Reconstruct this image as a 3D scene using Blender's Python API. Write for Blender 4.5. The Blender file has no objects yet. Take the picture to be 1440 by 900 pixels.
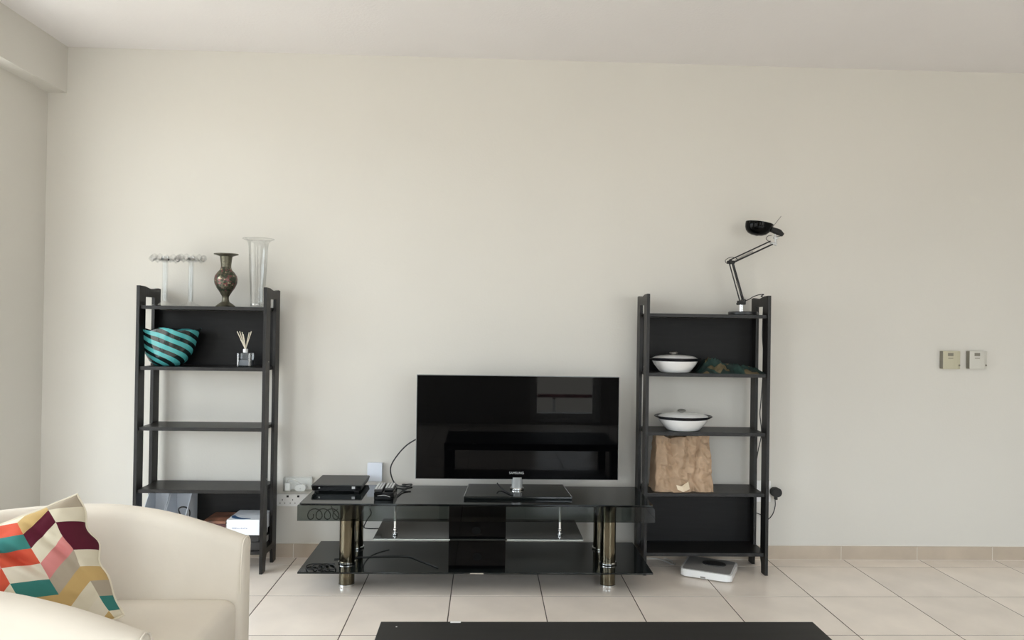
import bpy, bmesh, math, random
from mathutils import Vector, Matrix, noise
R = random.Random(7)
PI = math.pi
sc = bpy.context.scene
C = bpy.context.collection

# ------------------------------------------------------------------ camera
FPX, PITCH, YAW, ROLL, CH, CD = 1019.36, 0.0071, 0.0352, 0.0149, 1.2833, 4.0
FW = Vector((math.sin(YAW)*math.cos(PITCH), math.cos(YAW)*math.cos(PITCH), math.sin(PITCH)))
r0 = Vector((math.cos(YAW), -math.sin(YAW), 0)); u0 = r0.cross(FW)
RT = r0*math.cos(ROLL) + u0*math.sin(ROLL)
UP = -r0*math.sin(ROLL) + u0*math.cos(ROLL)
CAM = Vector((0, -CD, CH))
cd = bpy.data.cameras.new('camera'); cam = bpy.data.objects.new('camera', cd); C.objects.link(cam)
cd.sensor_width = 36; cd.lens = FPX*36/1440; cd.clip_start = 0.05; cd.clip_end = 100
m = Matrix((RT, UP, -FW)).transposed().to_4x4(); m.translation = CAM
cam.matrix_world = m
sc.camera = cam

def ray(x, y): return FW*FPX + RT*(x-720) - UP*(y-450)
def at(x, y, Y):                       # measured pixel -> point on the vertical plane Y
    d = ray(x, y); return CAM + d*((Y+CD)/d.y)
def atz(x, y, Z):                      # measured pixel -> point on the level plane Z
    d = ray(x, y); return CAM + d*((Z-CH)/d.z)

# ------------------------------------------------------------------ world, light, exposure
sc.view_settings.view_transform = 'Standard'
sc.view_settings.look = 'None'
sc.view_settings.gamma = 1
sc.view_settings.use_curve_mapping = False
sc.view_settings.exposure = 0.66
w = bpy.data.worlds.new('overcast_sky'); sc.world = w; w.use_nodes = True
nt = w.node_tree; nt.nodes.clear()
o_ = nt.nodes.new('ShaderNodeOutputWorld'); bg = nt.nodes.new('ShaderNodeBackground')
tc = nt.nodes.new('ShaderNodeTexCoord'); sp = nt.nodes.new('ShaderNodeSeparateXYZ'); rp = nt.nodes.new('ShaderNodeValToRGB')
nt.links.new(tc.outputs['Generated'], sp.inputs[0]); mr = nt.nodes.new('ShaderNodeMapRange')
mr.inputs[1].default_value = -1; mr.inputs[2].default_value = 1
nt.links.new(sp.outputs['Z'], mr.inputs[0]); nt.links.new(mr.outputs[0], rp.inputs[0])
rp.color_ramp.elements[0].position = 0.485; rp.color_ramp.elements[0].color = (0.35, 0.335, 0.31, 1)      # pale ground below the horizon
rp.color_ramp.elements[1].position = 1.0; rp.color_ramp.elements[1].color = (1.30, 1.40, 1.52, 1)        # overcast zenith, about three times the horizon
e_ = rp.color_ramp.elements.new(0.515); e_.color = (0.46, 0.50, 0.55, 1)
nt.links.new(rp.outputs[0], bg.inputs[0]); nt.links.new(bg.outputs[0], o_.inputs[0])
bg.inputs[1].default_value = 7.0

def area(name, loc, rot, sx, sy, portal=True, energy=0, col=(1, 1, 1)):
    l = bpy.data.lights.new(name, 'AREA'); l.shape = 'RECTANGLE'; l.size = sx; l.size_y = sy
    l.energy = energy; l.color = col
    l.cycles.is_portal = portal
    o = bpy.data.objects.new(name, l); C.objects.link(o); o.location = loc; o.rotation_euler = rot
    return o
XL, XR, YB, HC = -2.39, 4.2, -6.0, 2.7546
W1 = (-2.7, -0.46, 0.02, 2.504)     # balcony opening in the left wall: y0,y1,z0,z1
W3 = (-5.7, -3.9, 0.02, 2.40)       # second left opening beside the camera, added to even out the light
W4 = (-2.25, -0.95, 0.3, 2.45)       # window added behind the camera for fill light, left
W5 = (1.95, 4.05, 0.1, 2.45)          # and right, added for the same fill
W2 = (0.58, 1.50, 0.02, 2.15)       # glazed door in the wall behind the camera: x0,x1,z0,z1
area('daylight_left', (XL-0.17, (W1[0]+W1[1])/2, (W1[2]+W1[3])/2), (0, -PI/2, 0), W1[3]-W1[2], W1[1]-W1[0])
area('daylight_left', (XL-0.17, (W3[0]+W3[1])/2, (W3[2]+W3[3])/2), (0, -PI/2, 0), W3[3]-W3[2], W3[1]-W3[0])  # portal for the added second opening
for W_ in (W4, W5): area('daylight_rear', ((W_[0]+W_[1])/2, YB-0.17, (W_[2]+W_[3])/2), (PI/2, 0, 0), W_[1]-W_[0], W_[3]-W_[2])  # portals for the two added fill windows
area('daylight_rear', ((W2[0]+W2[1])/2, YB-0.17, (W2[2]+W2[3])/2), (PI/2, 0, 0), W2[1]-W2[0], W2[3]-W2[2])

# ------------------------------------------------------------------ materials
def mat(name, col, rough=0.5, metal=0.0, spec=0.5, noise_s=0, noise_a=0.0, bump=0, bump_s=60, coat=0.0, stretch=None, detail=4):
    m = bpy.data.materials.new(name); m.use_nodes = True
    n = m.node_tree; b = n.nodes['Principled BSDF']
    b.inputs['Base Color'].default_value = (*col, 1)
    b.inputs['Roughness'].default_value = rough
    b.inputs['Metallic'].default_value = metal
    b.inputs['Specular IOR Level'].default_value = spec
    b.inputs['Coat Weight'].default_value = coat
    if noise_a or bump:
        t = n.nodes.new('ShaderNodeTexCoord'); mp = n.nodes.new('ShaderNodeMapping')
        n.links.new(t.outputs['Object'], mp.inputs[0])
        if stretch: mp.inputs['Scale'].default_value = stretch
    if noise_a:
        x = n.nodes.new('ShaderNodeTexNoise'); x.inputs['Scale'].default_value = noise_s; x.inputs['Detail'].default_value = detail
        n.links.new(mp.outputs[0], x.inputs['Vector'])
        r = n.nodes.new('ShaderNodeValToRGB')
        lo = [max(0, c*(1-noise_a)) for c in col]; hi = [min(1, c*(1+noise_a)) for c in col]
        r.color_ramp.elements[0].position = 0.3; r.color_ramp.elements[1].position = 0.7
        r.color_ramp.elements[0].color = (*lo, 1); r.color_ramp.elements[1].color = (*hi, 1)
        n.links.new(x.outputs[0], r.inputs[0]); n.links.new(r.outputs[0], b.inputs['Base Color'])
    if bump:
        x2 = n.nodes.new('ShaderNodeTexNoise'); x2.inputs['Scale'].default_value = bump_s; x2.inputs['Detail'].default_value = 3
        n.links.new(mp.outputs[0], x2.inputs['Vector'])
        bp = n.nodes.new('ShaderNodeBump'); bp.inputs['Strength'].default_value = bump; bp.inputs['Distance'].default_value = 0.004
        n.links.new(x2.outputs[0], bp.inputs['Height']); n.links.new(bp.outputs[0], b.inputs['Normal'])
    return m

def glass(name, tint, refl=0.0, rough=0.0):
    """thin sheet glass: lets light straight through, tinted, with Fresnel reflection"""
    m = bpy.data.materials.new(name); m.use_nodes = True; n = m.node_tree; n.nodes.clear()
    o = n.nodes.new('ShaderNodeOutputMaterial'); mx = n.nodes.new('ShaderNodeMixShader')
    t = n.nodes.new('ShaderNodeBsdfTransparent'); g = n.nodes.new('ShaderNodeBsdfGlossy'); f = n.nodes.new('ShaderNodeFresnel')
    t.inputs[0].default_value = (*tint, 1); g.inputs['Roughness'].default_value = rough
    f.inputs[0].default_value = 1.45
    ge = n.nodes.new('ShaderNodeNewGeometry'); inv = n.nodes.new('ShaderNodeMath'); inv.operation = 'SUBTRACT'; inv.inputs[0].default_value = 1.0; n.links.new(ge.outputs['Backfacing'], inv.inputs[1])
    mu = n.nodes.new('ShaderNodeMath'); mu.operation = 'MULTIPLY'; n.links.new(inv.outputs[0], mu.inputs[0])   # no second reflection on leaving the pane
    if refl:
        a = n.nodes.new('ShaderNodeMath'); a.operation = 'ADD'; a.inputs[1].default_value = refl; a.use_clamp = True
        n.links.new(f.outputs[0], a.inputs[0]); n.links.new(a.outputs[0], mu.inputs[1])
    else: n.links.new(f.outputs[0], mu.inputs[1])
    n.links.new(mu.outputs[0], mx.inputs[0])
    n.links.new(t.outputs[0], mx.inputs[1]); n.links.new(g.outputs[0], mx.inputs[2]); n.links.new(mx.outputs[0], o.inputs[0])
    return m

M = {}
M['wall'] = mat('wall_paint', (0.672, 0.650, 0.602), 0.75, spec=0.2, noise_s=1.2, noise_a=0.018, bump=0.12, bump_s=90)
M['ceiling'] = mat('ceiling_paint', (0.79, 0.765, 0.755), 0.85, spec=0.1, noise_s=1.5, noise_a=0.015, bump=0.35, bump_s=70)
M['tile'] = mat('floor_tile_glaze', (0.86, 0.775, 0.69), 0.22, noise_s=4.0, noise_a=0.07, bump=0.04, bump_s=12, detail=8)
M['grout'] = mat('grout', (0.10, 0.075, 0.06), 0.9)
M['skirt'] = mat('skirting_tile_glaze', (0.50, 0.42, 0.335), 0.4, noise_s=7, noise_a=0.08, detail=8)
M['bead'] = mat('white_sealant', (0.8, 0.77, 0.71), 0.6)
M['black_wood'] = mat('black_brown_laminate', (0.0095, 0.0085, 0.008), 0.40, spec=0.33, noise_s=30, noise_a=0.35, bump=0.1, bump_s=120, stretch=(1, 1, 0.15))
M['black_panel'] = mat('black_brown_back_panel', (0.0065, 0.0063, 0.0065), 0.5, spec=0.22, noise_s=60, noise_a=0.3, stretch=(0.1, 1, 1))
M['black_glass'] = mat('black_glass', (0.008, 0.010, 0.010), 0.06, spec=0.42)
M['edge_highlight'] = mat('painted_edge_highlight', (0.35, 0.38, 0.36), 0.2, spec=0.8)  # pale colour standing in for the reflection on the shelf edge
M['smoke'] = glass('smoked_glass', (0.45, 0.48, 0.47))
M['chrome'] = mat('chrome', (0.8, 0.8, 0.79), 0.12, 1.0)
M['pillar'] = mat('bronze_chrome_pillar', (0.15, 0.13, 0.09), 0.16, 1.0)
M['screen'] = mat('tv_screen', (0.0012, 0.0012, 0.0014), 0.02, spec=0.12)
M['piano'] = mat('tv_bezel_gloss', (0.0015, 0.0015, 0.0017), 0.04, spec=0.12)
M['acrylic'] = mat('clear_acrylic_edge', (0.30, 0.31, 0.31), 0.15)
M['blk'] = mat('black_plastic', (0.018, 0.018, 0.020), 0.35)
M['blk_matte'] = mat('black_matte_plastic', (0.012, 0.012, 0.012), 0.6, bump=0.1, bump_s=300)
M['box_top'] = mat('set_top_box_case', (0.035, 0.034, 0.034), 0.45)
M['cable'] = mat('black_cable', (0.014, 0.014, 0.015), 0.5)
M['wcable'] = mat('white_cable', (0.62, 0.60, 0.57), 0.5)
M['white'] = mat('white_plastic', (0.82, 0.82, 0.81), 0.35)
M['white_blue'] = mat('cool_white_plastic', (0.80, 0.84, 0.92), 0.25)
M['hole'] = mat('socket_hole', (0.02, 0.02, 0.02), 0.8)
M['silver'] = mat('silver_buttons', (0.55, 0.56, 0.56), 0.35, 0.3)
M['cleartub'] = glass('clear_plastic', (0.97, 0.98, 0.98))
M['clear'] = glass('clear_glass', (0.975, 0.98, 0.978), 0.05)
M['crystal'] = glass('crystal_glass', (0.94, 0.945, 0.945), 0.20)
M['oil'] = mat('pale_perfume_oil', (0.45, 0.46, 0.48), 0.3)
M['wall_rear'] = mat('toned_down_rear_wall', (0.36, 0.34, 0.31), 0.8, spec=0.2, bump=0.12, bump_s=90)  # unseen wall, darkened to dim its reflection in the television
M['port'] = mat('cable_port_rubber', (0.004, 0.004, 0.004), 0.9, spec=0.1)
M['frosty'] = glass('thick_clear_glass', (0.80, 0.82, 0.84), 0.35, 0.25)
M['pane'] = glass('window_pane', (0.97, 0.98, 0.97))
M['fabric'] = mat('cream_slipcover_cotton', (0.76, 0.70, 0.61), 0.9, spec=0.15, noise_s=6, noise_a=0.03, bump=0.25, bump_s=25)
M['piping'] = mat('cushion_piping', (0.80, 0.74, 0.60), 0.9, spec=0.1)
M['table'] = mat('coffee_table_black', (0.010, 0.010, 0.010), 0.45, spec=0.22, noise_s=40, noise_a=0.3, stretch=(0.1, 1, 1))
M['enamel'] = mat('white_enamel', (0.83, 0.83, 0.82), 0.12)
M['enamel_rim'] = mat('navy_enamel_rim', (0.012, 0.013, 0.017), 0.25)
M['steel'] = mat('dull_steel', (0.28, 0.27, 0.25), 0.35, 0.8)
M['scale_top'] = mat('grey_scale_mat', (0.25, 0.24, 0.23), 0.5, noise_s=300, noise_a=0.15)
M['reed'] = mat('reed_sticks', (0.72, 0.66, 0.54), 0.8)
M['file'] = mat('pale_grey_card', (0.58, 0.61, 0.66), 0.7)
M['brown_book'] = mat('brown_book_cover', (0.17, 0.075, 0.045), 0.4, noise_s=14, noise_a=0.8, detail=2)
M['red_book'] = mat('dark_red_book_cover', (0.06, 0.012, 0.012), 0.5)
M['dark_book'] = mat('dark_book_cover', (0.02, 0.018, 0.018), 0.5)
M['paper'] = mat('white_book_cover', (0.80, 0.83, 0.88), 0.35)
M['blue_ink'] = mat('blue_print', (0.03, 0.10, 0.24), 0.4)
M['grey_ink'] = mat('grey_print', (0.33, 0.36, 0.48), 0.5)
M['thermo_y'] = mat('aged_ivory_plastic', (0.52, 0.49, 0.36), 0.45)
M['thermo_w'] = mat('pale_grey_plastic', (0.60, 0.585, 0.53), 0.45)
M['thermo_side'] = mat('thermostat_dark', (0.21, 0.195, 0.155), 0.6)
M['kraft'] = mat('brown_kraft_paper', (0.43, 0.305, 0.205), 0.8, spec=0.2, noise_s=9, noise_a=0.10, bump=0.3, bump_s=30)
M['kraft_pale'] = mat('pale_bag_tape', (0.72, 0.60, 0.44), 0.7)
M['frame_white'] = mat('white_frame', (0.75, 0.75, 0.73), 0.4)
M['concrete'] = mat('balcony_render', (0.5, 0.48, 0.45), 0.8, noise_s=5, noise_a=0.1)
M['rail_red'] = mat('maroon_rail', (0.22, 0.07, 0.08), 0.5)

def stripes_mat():
    m = mat('teal_black_striped_glass', (0.1, 0.4, 0.4), 0.10, spec=0.6); n = m.node_tree; b = n.nodes['Principled BSDF']
    uv = n.nodes.new('ShaderNodeUVMap'); w = n.nodes.new('ShaderNodeTexWave'); mp = n.nodes.new('ShaderNodeMapping')
    w.wave_type = 'BANDS'; w.bands_direction = 'X'; w.inputs['Scale'].default_value = 1.0; w.inputs['Distortion'].default_value = 0.5
    w.inputs['Detail'].default_value = 1.0; w.inputs['Detail Scale'].default_value = 1.0
    mp.inputs['Scale'].default_value = (0.31416, 1, 1)
    r = n.nodes.new('ShaderNodeValToRGB'); e = r.color_ramp.elements
    e[0].position = 0.42; e[0].color = (0.008, 0.016, 0.016, 1); e[1].position = 0.52; e[1].color = (0.075, 0.36, 0.37, 1)
    n.links.new(uv.outputs[0], mp.inputs[0]); n.links.new(mp.outputs[0], w.inputs[0]); n.links.new(w.outputs[0], r.inputs[0]); n.links.new(r.outputs[0], b.inputs['Base Color'])
    return m
M['stripes'] = stripes_mat()

def mottled(name, cols, scale, rough, metal=0.0):
    m = mat(name, cols[0][1], rough, metal); n = m.node_tree; b = n.nodes['Principled BSDF']
    t = n.nodes.new('ShaderNodeTexCoord'); v = n.nodes.new('ShaderNodeTexVoronoi'); v.inputs['Scale'].default_value = scale
    r = n.nodes.new('ShaderNodeValToRGB'); r.color_ramp.interpolation = 'CONSTANT'
    while len(r.color_ramp.elements) < len(cols): r.color_ramp.elements.new(0.5)
    for e, (p, c) in zip(r.color_ramp.elements, cols): e.position = p; e.color = (*c, 1)
    s = n.nodes.new('ShaderNodeSeparateXYZ')
    n.links.new(t.outputs['Object'], v.inputs['Vector']); n.links.new(v.outputs['Color'], s.inputs[0]); n.links.new(s.outputs[0], r.inputs[0])
    n.links.new(r.outputs[0], b.inputs['Base Color'])
    return m
M['cloisonne'] = mottled('engraved_brass_enamel', [(0, (0.05, 0.055, 0.04)), (0.3, (0.11, 0.10, 0.07)), (0.62, (0.17, 0.065, 0.065)), (0.8, (0.04, 0.055, 0.035)), (0.94, (0.34, 0.30, 0.20))], 110, 0.28, 0.45)
M['brass'] = mat('aged_brass', (0.115, 0.108, 0.078), 0.38, 0.7, noise_s=90, noise_a=0.35)
M['greencloth'] = mottled('green_patterned_cloth', [(0, (0.003, 0.016, 0.013)), (0.5, (0.004, 0.026, 0.020)), (0.80, (0.10, 0.075, 0.035))], 26, 0.8)

def cushion_mat():
    m = mat('cushion_print', (0.7, 0.6, 0.5), 0.9, spec=0.15, bump=0.9, bump_s=11); n = m.node_tree; b = n.nodes['Principled BSDF']
    def math_(op, a, b_=None, clamp=False):
        x = n.nodes.new('ShaderNodeMath'); x.operation = op; x.use_clamp = clamp
        for i, v in enumerate((a, b_)):
            if v is None: continue
            if isinstance(v, (int, float)): x.inputs[i].default_value = v
            else: n.links.new(v, x.inputs[i])
        return x.outputs[0]
    uv = n.nodes.new('ShaderNodeUVMap'); s = n.nodes.new('ShaderNodeSeparateXYZ'); n.links.new(uv.outputs[0], s.inputs[0])
    a = math.radians(9)
    U = math_('ADD', math_('MULTIPLY', s.outputs[0], math.cos(a)*5.0), math_('MULTIPLY', s.outputs[1], math.sin(a)*5.0))
    U = math_('ADD', U, 20.35)
    V = math_('SUBTRACT', math_('MULTIPLY', s.outputs[1], math.cos(a)*7.8), math_('MULTIPLY', s.outputs[0], math.sin(a)*7.8))
    col = math_('FLOOR', U); fr = math_('SUBTRACT', U, col)
    par = math_('MODULO', col, 2.0)
    sgn = math_('SUBTRACT', math_('MULTIPLY', par, 2.0), 1.0)
    slant = math_('MULTIPLY', math_('SUBTRACT', fr, 0.5), math_('MULTIPLY', sgn, 0.82))
    V2 = math_('ADD', math_('ADD', V, slant), 30.0)
    row = math_('FLOOR', V2)
    cx = n.nodes.new('ShaderNodeCombineXYZ'); n.links.new(col, cx.inputs[0]); n.links.new(row, cx.inputs[1]); cx.inputs[2].default_value = 23.0
    wn = n.nodes.new('ShaderNodeTexWhiteNoise'); n.links.new(cx.outputs[0], wn.inputs[0])
    r = n.nodes.new('ShaderNodeValToRGB'); r.color_ramp.interpolation = 'CONSTANT'
    pal = [(0, (0.72, 0.66, 0.52)), (0.25, (0.62, 0.10, 0.055)), (0.36, (0.55, 0.38, 0.16)), (0.47, (0.10, 0.013, 0.028)), (0.57, (0.42, 0.36, 0.28)),
           (0.70, (0.66, 0.25, 0.24)), (0.80, (0.32, 0.15, 0.035)), (0.89, (0.045, 0.20, 0.18)), (0.95, (0.74, 0.68, 0.56))]
    while len(r.color_ramp.elements) < len(pal): r.color_ramp.elements.new(0.5)
    for e, (p, c) in zip(r.color_ramp.elements, pal): e.position = p; e.color = (*c, 1)
    n.links.new(wn.outputs['Value'], r.inputs[0]); n.links.new(r.outputs[0], b.inputs['Base Color'])
    return m
M['cushion'] = cushion_mat()

# ------------------------------------------------------------------ mesh helpers
def finish(bm, sharp=35):
    bmesh.ops.recalc_face_normals(bm, faces=bm.faces)
    me = bpy.data.meshes.new('m'); bm.to_mesh(me); bm.free()
    me.shade_smooth(); me.set_sharp_from_angle(angle=math.radians(sharp))
    return me
def obj(name, bm, m, parent=None, loc=None, sharp=35, label=None):
    me = bm if isinstance(bm, bpy.types.Mesh) else finish(bm, sharp)
    if not me.materials: me.materials.append(m)
    me.name = name
    o = bpy.data.objects.new(name, me); C.objects.link(o)
    if parent:
        o.parent = parent
        o.location = -parent.location if loc is None else loc     # mesh given in world coordinates
        if parent.rotation_euler.z: pass
    elif loc is not None: o.location = loc
    if len(me.polygons) < 600:
        wn = o.modifiers.new('flat_faces', 'WEIGHTED_NORMAL'); wn.keep_sharp = True
    if label: o['label'] = label
    return o
def child_of_child(o, name, bm, m, label=None):
    me = finish(bm); me.materials.append(m); me.name = name
    c = bpy.data.objects.new(name, me); C.objects.link(c); c.parent = o
    if label: c['label'] = label
    return c
def thing(name, label, cat, loc=(0, 0, 0), group=None):
    o = bpy.data.objects.new(name, None); C.objects.link(o); o.location = loc; o.empty_display_size = 0.05
    o['label'] = label; o['category'] = cat
    if group: o['group'] = group
    return o
def tag(o, label, cat, group=None):
    o['label'] = label; o['category'] = cat
    if group: o['group'] = group
    return o
def struct(name, bm, m, parent=None):
    o = obj(name, bm, m, parent)
    o['kind'] = 'structure'
    return o

def box(bm, x0, x1, y0, y1, z0, z1, bev=0, seg=2):
    t = bmesh.new()
    bmesh.ops.create_cube(t, size=1)
    bmesh.ops.scale(t, vec=(x1-x0, y1-y0, z1-z0), verts=t.verts)
    bmesh.ops.translate(t, vec=((x0+x1)/2, (y0+y1)/2, (z0+z1)/2), verts=t.verts)
    if bev: bmesh.ops.bevel(t, geom=t.edges[:], offset=bev, segments=seg, profile=0.5, affect='EDGES')
    merge(bm, t); return bm
def merge(bm, t, mx=None):
    if mx is not None: bmesh.ops.transform(t, matrix=mx, verts=t.verts)
    vm = {}
    for v in t.verts: vm[v] = bm.verts.new(v.co)
    for f in t.faces:
        try: bm.faces.new([vm[v] for v in f.verts])
        except ValueError: pass
    t.free()
def nb(): return bmesh.new()
def B(*a, **k): return box(nb(), *a, **k)

def loft(bm, rings, closed=True, cap=True):
    vs = [[bm.verts.new(p) for p in r] for r in rings]
    n = len(vs[0])
    for a, b in zip(vs, vs[1:]):
        for i in range(n if closed else n-1):
            j = (i+1) % n
            try: bm.faces.new((a[i], a[j], b[j], b[i]))
            except ValueError: pass
    if cap:
        for r in (vs[0], vs[-1]):
            try: bm.faces.new(r)
            except ValueError: pass
    return vs
def lathe(bm, prof, c=(0, 0, 0), n=40, sx=1.0, sy=1.0, wob=None, cap=True):
    rings = []
    for k, (r, z) in enumerate(prof):
        ring = []
        for i in range(n):
            a = 2*PI*i/n; rr = r; zz = z
            if wob: rr, zz = wob(a, r, z, k)
            ring.append((c[0]+rr*math.cos(a)*sx, c[1]+rr*math.sin(a)*sy, c[2]+zz))
        rings.append(ring)
    loft(bm, rings, cap=cap); return bm
def smooth_path(pts, n=8):
    P = [Vector(p) for p in pts]; P = [2*P[0]-P[1]] + P + [2*P[-1]-P[-2]]
    out = []
    for i in range(1, len(P)-2):
        for k in range(n):
            t = k/n; a, b, c, d = P[i-1], P[i], P[i+1], P[i+2]
            out.append(0.5*((2*b)+(c-a)*t+(2*a-5*b+4*c-d)*t*t+(3*b-a-3*c+d)*t**3))
    out.append(P[-2]); return out
def tube(bm, pts, r, n=8, smooth=0):
    P = smooth_path(pts, smooth) if smooth else [Vector(p) for p in pts]
    rings = []; up = None
    for i, p in enumerate(P):
        d = (P[min(i+1, len(P)-1)]-P[max(i-1, 0)]).normalized()
        if up is None: up = Vector((0, 0, 1)) if abs(d.z) < 0.9 else Vector((1, 0, 0))
        s = d.cross(up).normalized(); up = s.cross(d).normalized()
        rr = r[i] if isinstance(r, (list, tuple)) else r
        rings.append([p+(s*math.cos(2*PI*k/n)+up*math.sin(2*PI*k/n))*rr for k in range(n)])
    loft(bm, rings); return bm
def cyl(bm, c, r, z0, z1, n=32, bev=0.0):
    pr = [(r-bev, z0), (r, z0+bev), (r, z1-bev), (r-bev, z1)] if bev else [(r, z0), (r, z1)]
    return lathe(bm, pr, (c[0], c[1], 0), n)
def rod(bm, a, b, r, n=12): return tube(bm, [a, b], r, n)
def prism(bm, poly, axis, d0, d1, bev=0.0):
    """poly in the plane perpendicular to axis, extruded from d0 to d1"""
    t = bmesh.new()
    def P(u, v, d): return {'x': (d, u, v), 'y': (u, d, v), 'z': (u, v, d)}[axis]
    a = [t.verts.new(P(u, v, d0)) for u, v in poly]; b = [t.verts.new(P(u, v, d1)) for u, v in poly]
    t.faces.new(a); t.faces.new(b[::-1])
    for i in range(len(a)):
        j = (i+1) % len(a); t.faces.new((a[i], b[i], b[j], a[j]))
    if bev:
        bmesh.ops.bevel(t, geom=t.edges[:], offset=bev, segments=2, profile=0.5, affect='EDGES')
    merge(bm, t); return bm
def rrect(w, h, r, n=5, cx=0, cy=0):
    out = []
    for sx, sy, a0 in ((1, 1, 0), (-1, 1, PI/2), (-1, -1, PI), (1, -1, 1.5*PI)):
        for k in range(n+1):
            a = a0+PI/2*k/n; out.append((cx+sx*(w/2-r)+r*math.cos(a), cy+sy*(h/2-r)+r*math.sin(a)))
    return out
def text_mesh(s, size, depth=0.0006):
    cu = bpy.data.curves.new('t', 'FONT'); cu.body = s; cu.size = size; cu.extrude = depth; cu.align_x = 'CENTER'; cu.align_y = 'CENTER'
    o = bpy.data.objects.new('t', cu); C.objects.link(o)
    dg = bpy.context.evaluated_depsgraph_get(); me = bpy.data.meshes.new_from_object(o.evaluated_get(dg))
    bpy.data.objects.remove(o); bpy.data.curves.remove(cu); return me

# ------------------------------------------------------------------ the room
T = 0.4328; G = 0.0046; JX = -0.149; JY = -0.126
bm = B(XL, XR, YB, 0, -0.10, -0.0009)
floor = struct('floor', bm, M['grout'])
cache = {}
xs = [XL]; k = math.ceil((XL-JX)/T)
while JX+k*T < XR: xs.append(JX+k*T); k += 1
xs.append(XR)
ys = [0]; k = 0
while JY-k*T > YB: ys.append(JY-k*T); k += 1
ys.append(YB)
for i in range(len(xs)-1):
    for j in range(len(ys)-1):
        wx = xs[i+1]-xs[i]-G; wy = ys[j]-ys[j+1]-G
        if wx < 0.01 or wy < 0.01: continue
        key = (round(wx, 4), round(wy, 4))
        if key not in cache:
            t = B(-wx/2, wx/2, -wy/2, wy/2, -0.004, 0, bev=0.0008, seg=1); me = finish(t); me.materials.append(M['tile']); me.name = 'tile'; cache[key] = me
        o = bpy.data.objects.new('tile', cache[key]); C.objects.link(o); o.parent = floor
        o.location = ((xs[i]+xs[i+1])/2, (ys[j]+ys[j+1])/2, R.uniform(-0.0003, 0))
def tile_variation():       # every tile its own shade, from its object's random number
    n = M['tile'].node_tree; b = n.nodes['Principled BSDF']; src = b.inputs['Base Color'].links[0].from_socket
    oi = n.nodes.new('ShaderNodeObjectInfo'); hs = n.nodes.new('ShaderNodeHueSaturation'); mr = n.nodes.new('ShaderNodeMapRange')
    mr.inputs[3].default_value = 0.97; mr.inputs[4].default_value = 1.04
    n.links.new(oi.outputs['Random'], mr.inputs[0]); n.links.new(mr.outputs[0], hs.inputs['Value']); n.links.new(src, hs.inputs['Color']); n.links.new(hs.outputs[0], b.inputs['Base Color'])
tile_variation()

struct('ceiling', B(XL-0.2, XR+0.1, YB-0.2, 0.1, HC, HC+0.1), M['ceiling'])
struct('wall_back', B(XL-0.2, XR+0.1, 0, 0.1, -0.1, HC), M['wall'])
struct('wall_right', B(XR, XR+0.1, YB, 0, -0.1, HC), M['wall'])
def pierced(name, axis, lo, hi, t0, t1, holes, m_='wall'):
    bm = nb(); holes = sorted(holes); e = lo
    def bb(u0, u1, z0, z1):
        if u1-u0 < 1e-4 or z1-z0 < 1e-4: return
        box(bm, t0, t1, u0, u1, z0, z1) if axis == 'y' else box(bm, u0, u1, t0, t1, z0, z1)
    for h in holes:
        bb(e, h[0], -0.1, HC); bb(h[0], h[1], -0.1, h[2]); bb(h[0], h[1], h[3], HC); e = h[1]
    bb(e, hi, -0.1, HC); return struct(name, bm, M[m_])
pierced('wall_left', 'y', YB, 0, XL-0.2, XL, [W1, W3])
pierced('wall_front', 'x', XL-0.2, XR+0.1, YB-0.2, YB, [W2, W4, W5], 'wall_rear')
struct('trim_1', B(XL, -2.289, YB, 0, 2.504, HC), M['wall'])['label'] = 'dropped plaster beam along the top of the left wall'

def window(name, axis, a0, a1, z0, z1, plane, n):
    """sliding glazed leaves in an opening; plane = middle of the frame"""
    root = bpy.data.objects.new(name, None); C.objects.link(root); root['kind'] = 'structure'
    def bx(u0, u1, d0, d1, w0, w1, bm=None):
        bm = bm or nb()
        return box(bm, plane+d0, plane+d1, u0, u1, w0, w1, 0.003) if axis == 'y' else box(bm, u0, u1, plane+d0, plane+d1, w0, w1, 0.003)
    f = nb()
    bx(a0, a0+0.05, -0.04, 0.04, z0, z1, f); bx(a1-0.05, a1, -0.04, 0.04, z0, z1, f); bx(a0+0.05, a1-0.05, -0.04, 0.04, z0, z0+0.05, f); bx(a0+0.05, a1-0.05, -0.04, 0.04, z1-0.05, z1, f)
    obj('window_frame', f, M['frame_white'], root)
    wdt = (a1-a0-0.1)/n
    for i in range(n):
        u0 = a0+0.05+i*wdt; u1 = u0+wdt; s = nb()
        bx(u0, u0+0.045, -0.02, 0.02, z0+0.05, z1-0.05, s); bx(u1-0.045, u1, -0.02, 0.02, z0+0.05, z1-0.05, s)
        bx(u0+0.045, u1-0.045, -0.02, 0.02, z0+0.05, z0+0.12, s); bx(u0+0.045, u1-0.045, -0.02, 0.02, z1-0.11, z1-0.05, s)
        so = obj('sash', s, M['frame_white'], root)
        child_of_child(so, 'pane', bx(u0+0.04, u1-0.04, -0.003, 0.003, z0+0.11, z1-0.10), M['pane'])
    return root
window('window_1', 'y', W1[0], W1[1], W1[2], W1[3], XL-0.09, 2)
window('door_1', 'x', W2[0], W2[1], W2[2], W2[3], YB-0.09, 1)
window('window_added_2', 'y', W3[0], W3[1], W3[2], W3[3], XL-0.09, 2)  # added opening, lights the right of the back wall from the left
window('window_added_3', 'x', W4[0], W4[1], W4[2], W4[3], YB-0.09, 2)  # added out of view for frontal light
window('window_added_4', 'x', W5[0], W5[1], W5[2], W5[3], YB-0.09, 2)  # likewise added out of view for frontal light
struct('ceiling_added_overhang', B(XL-1.6, XL-0.2, -6.2, 0.6, 2.60, 2.78), M['concrete'])  # unseen slab added to cut high sky light from the left opening
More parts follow.
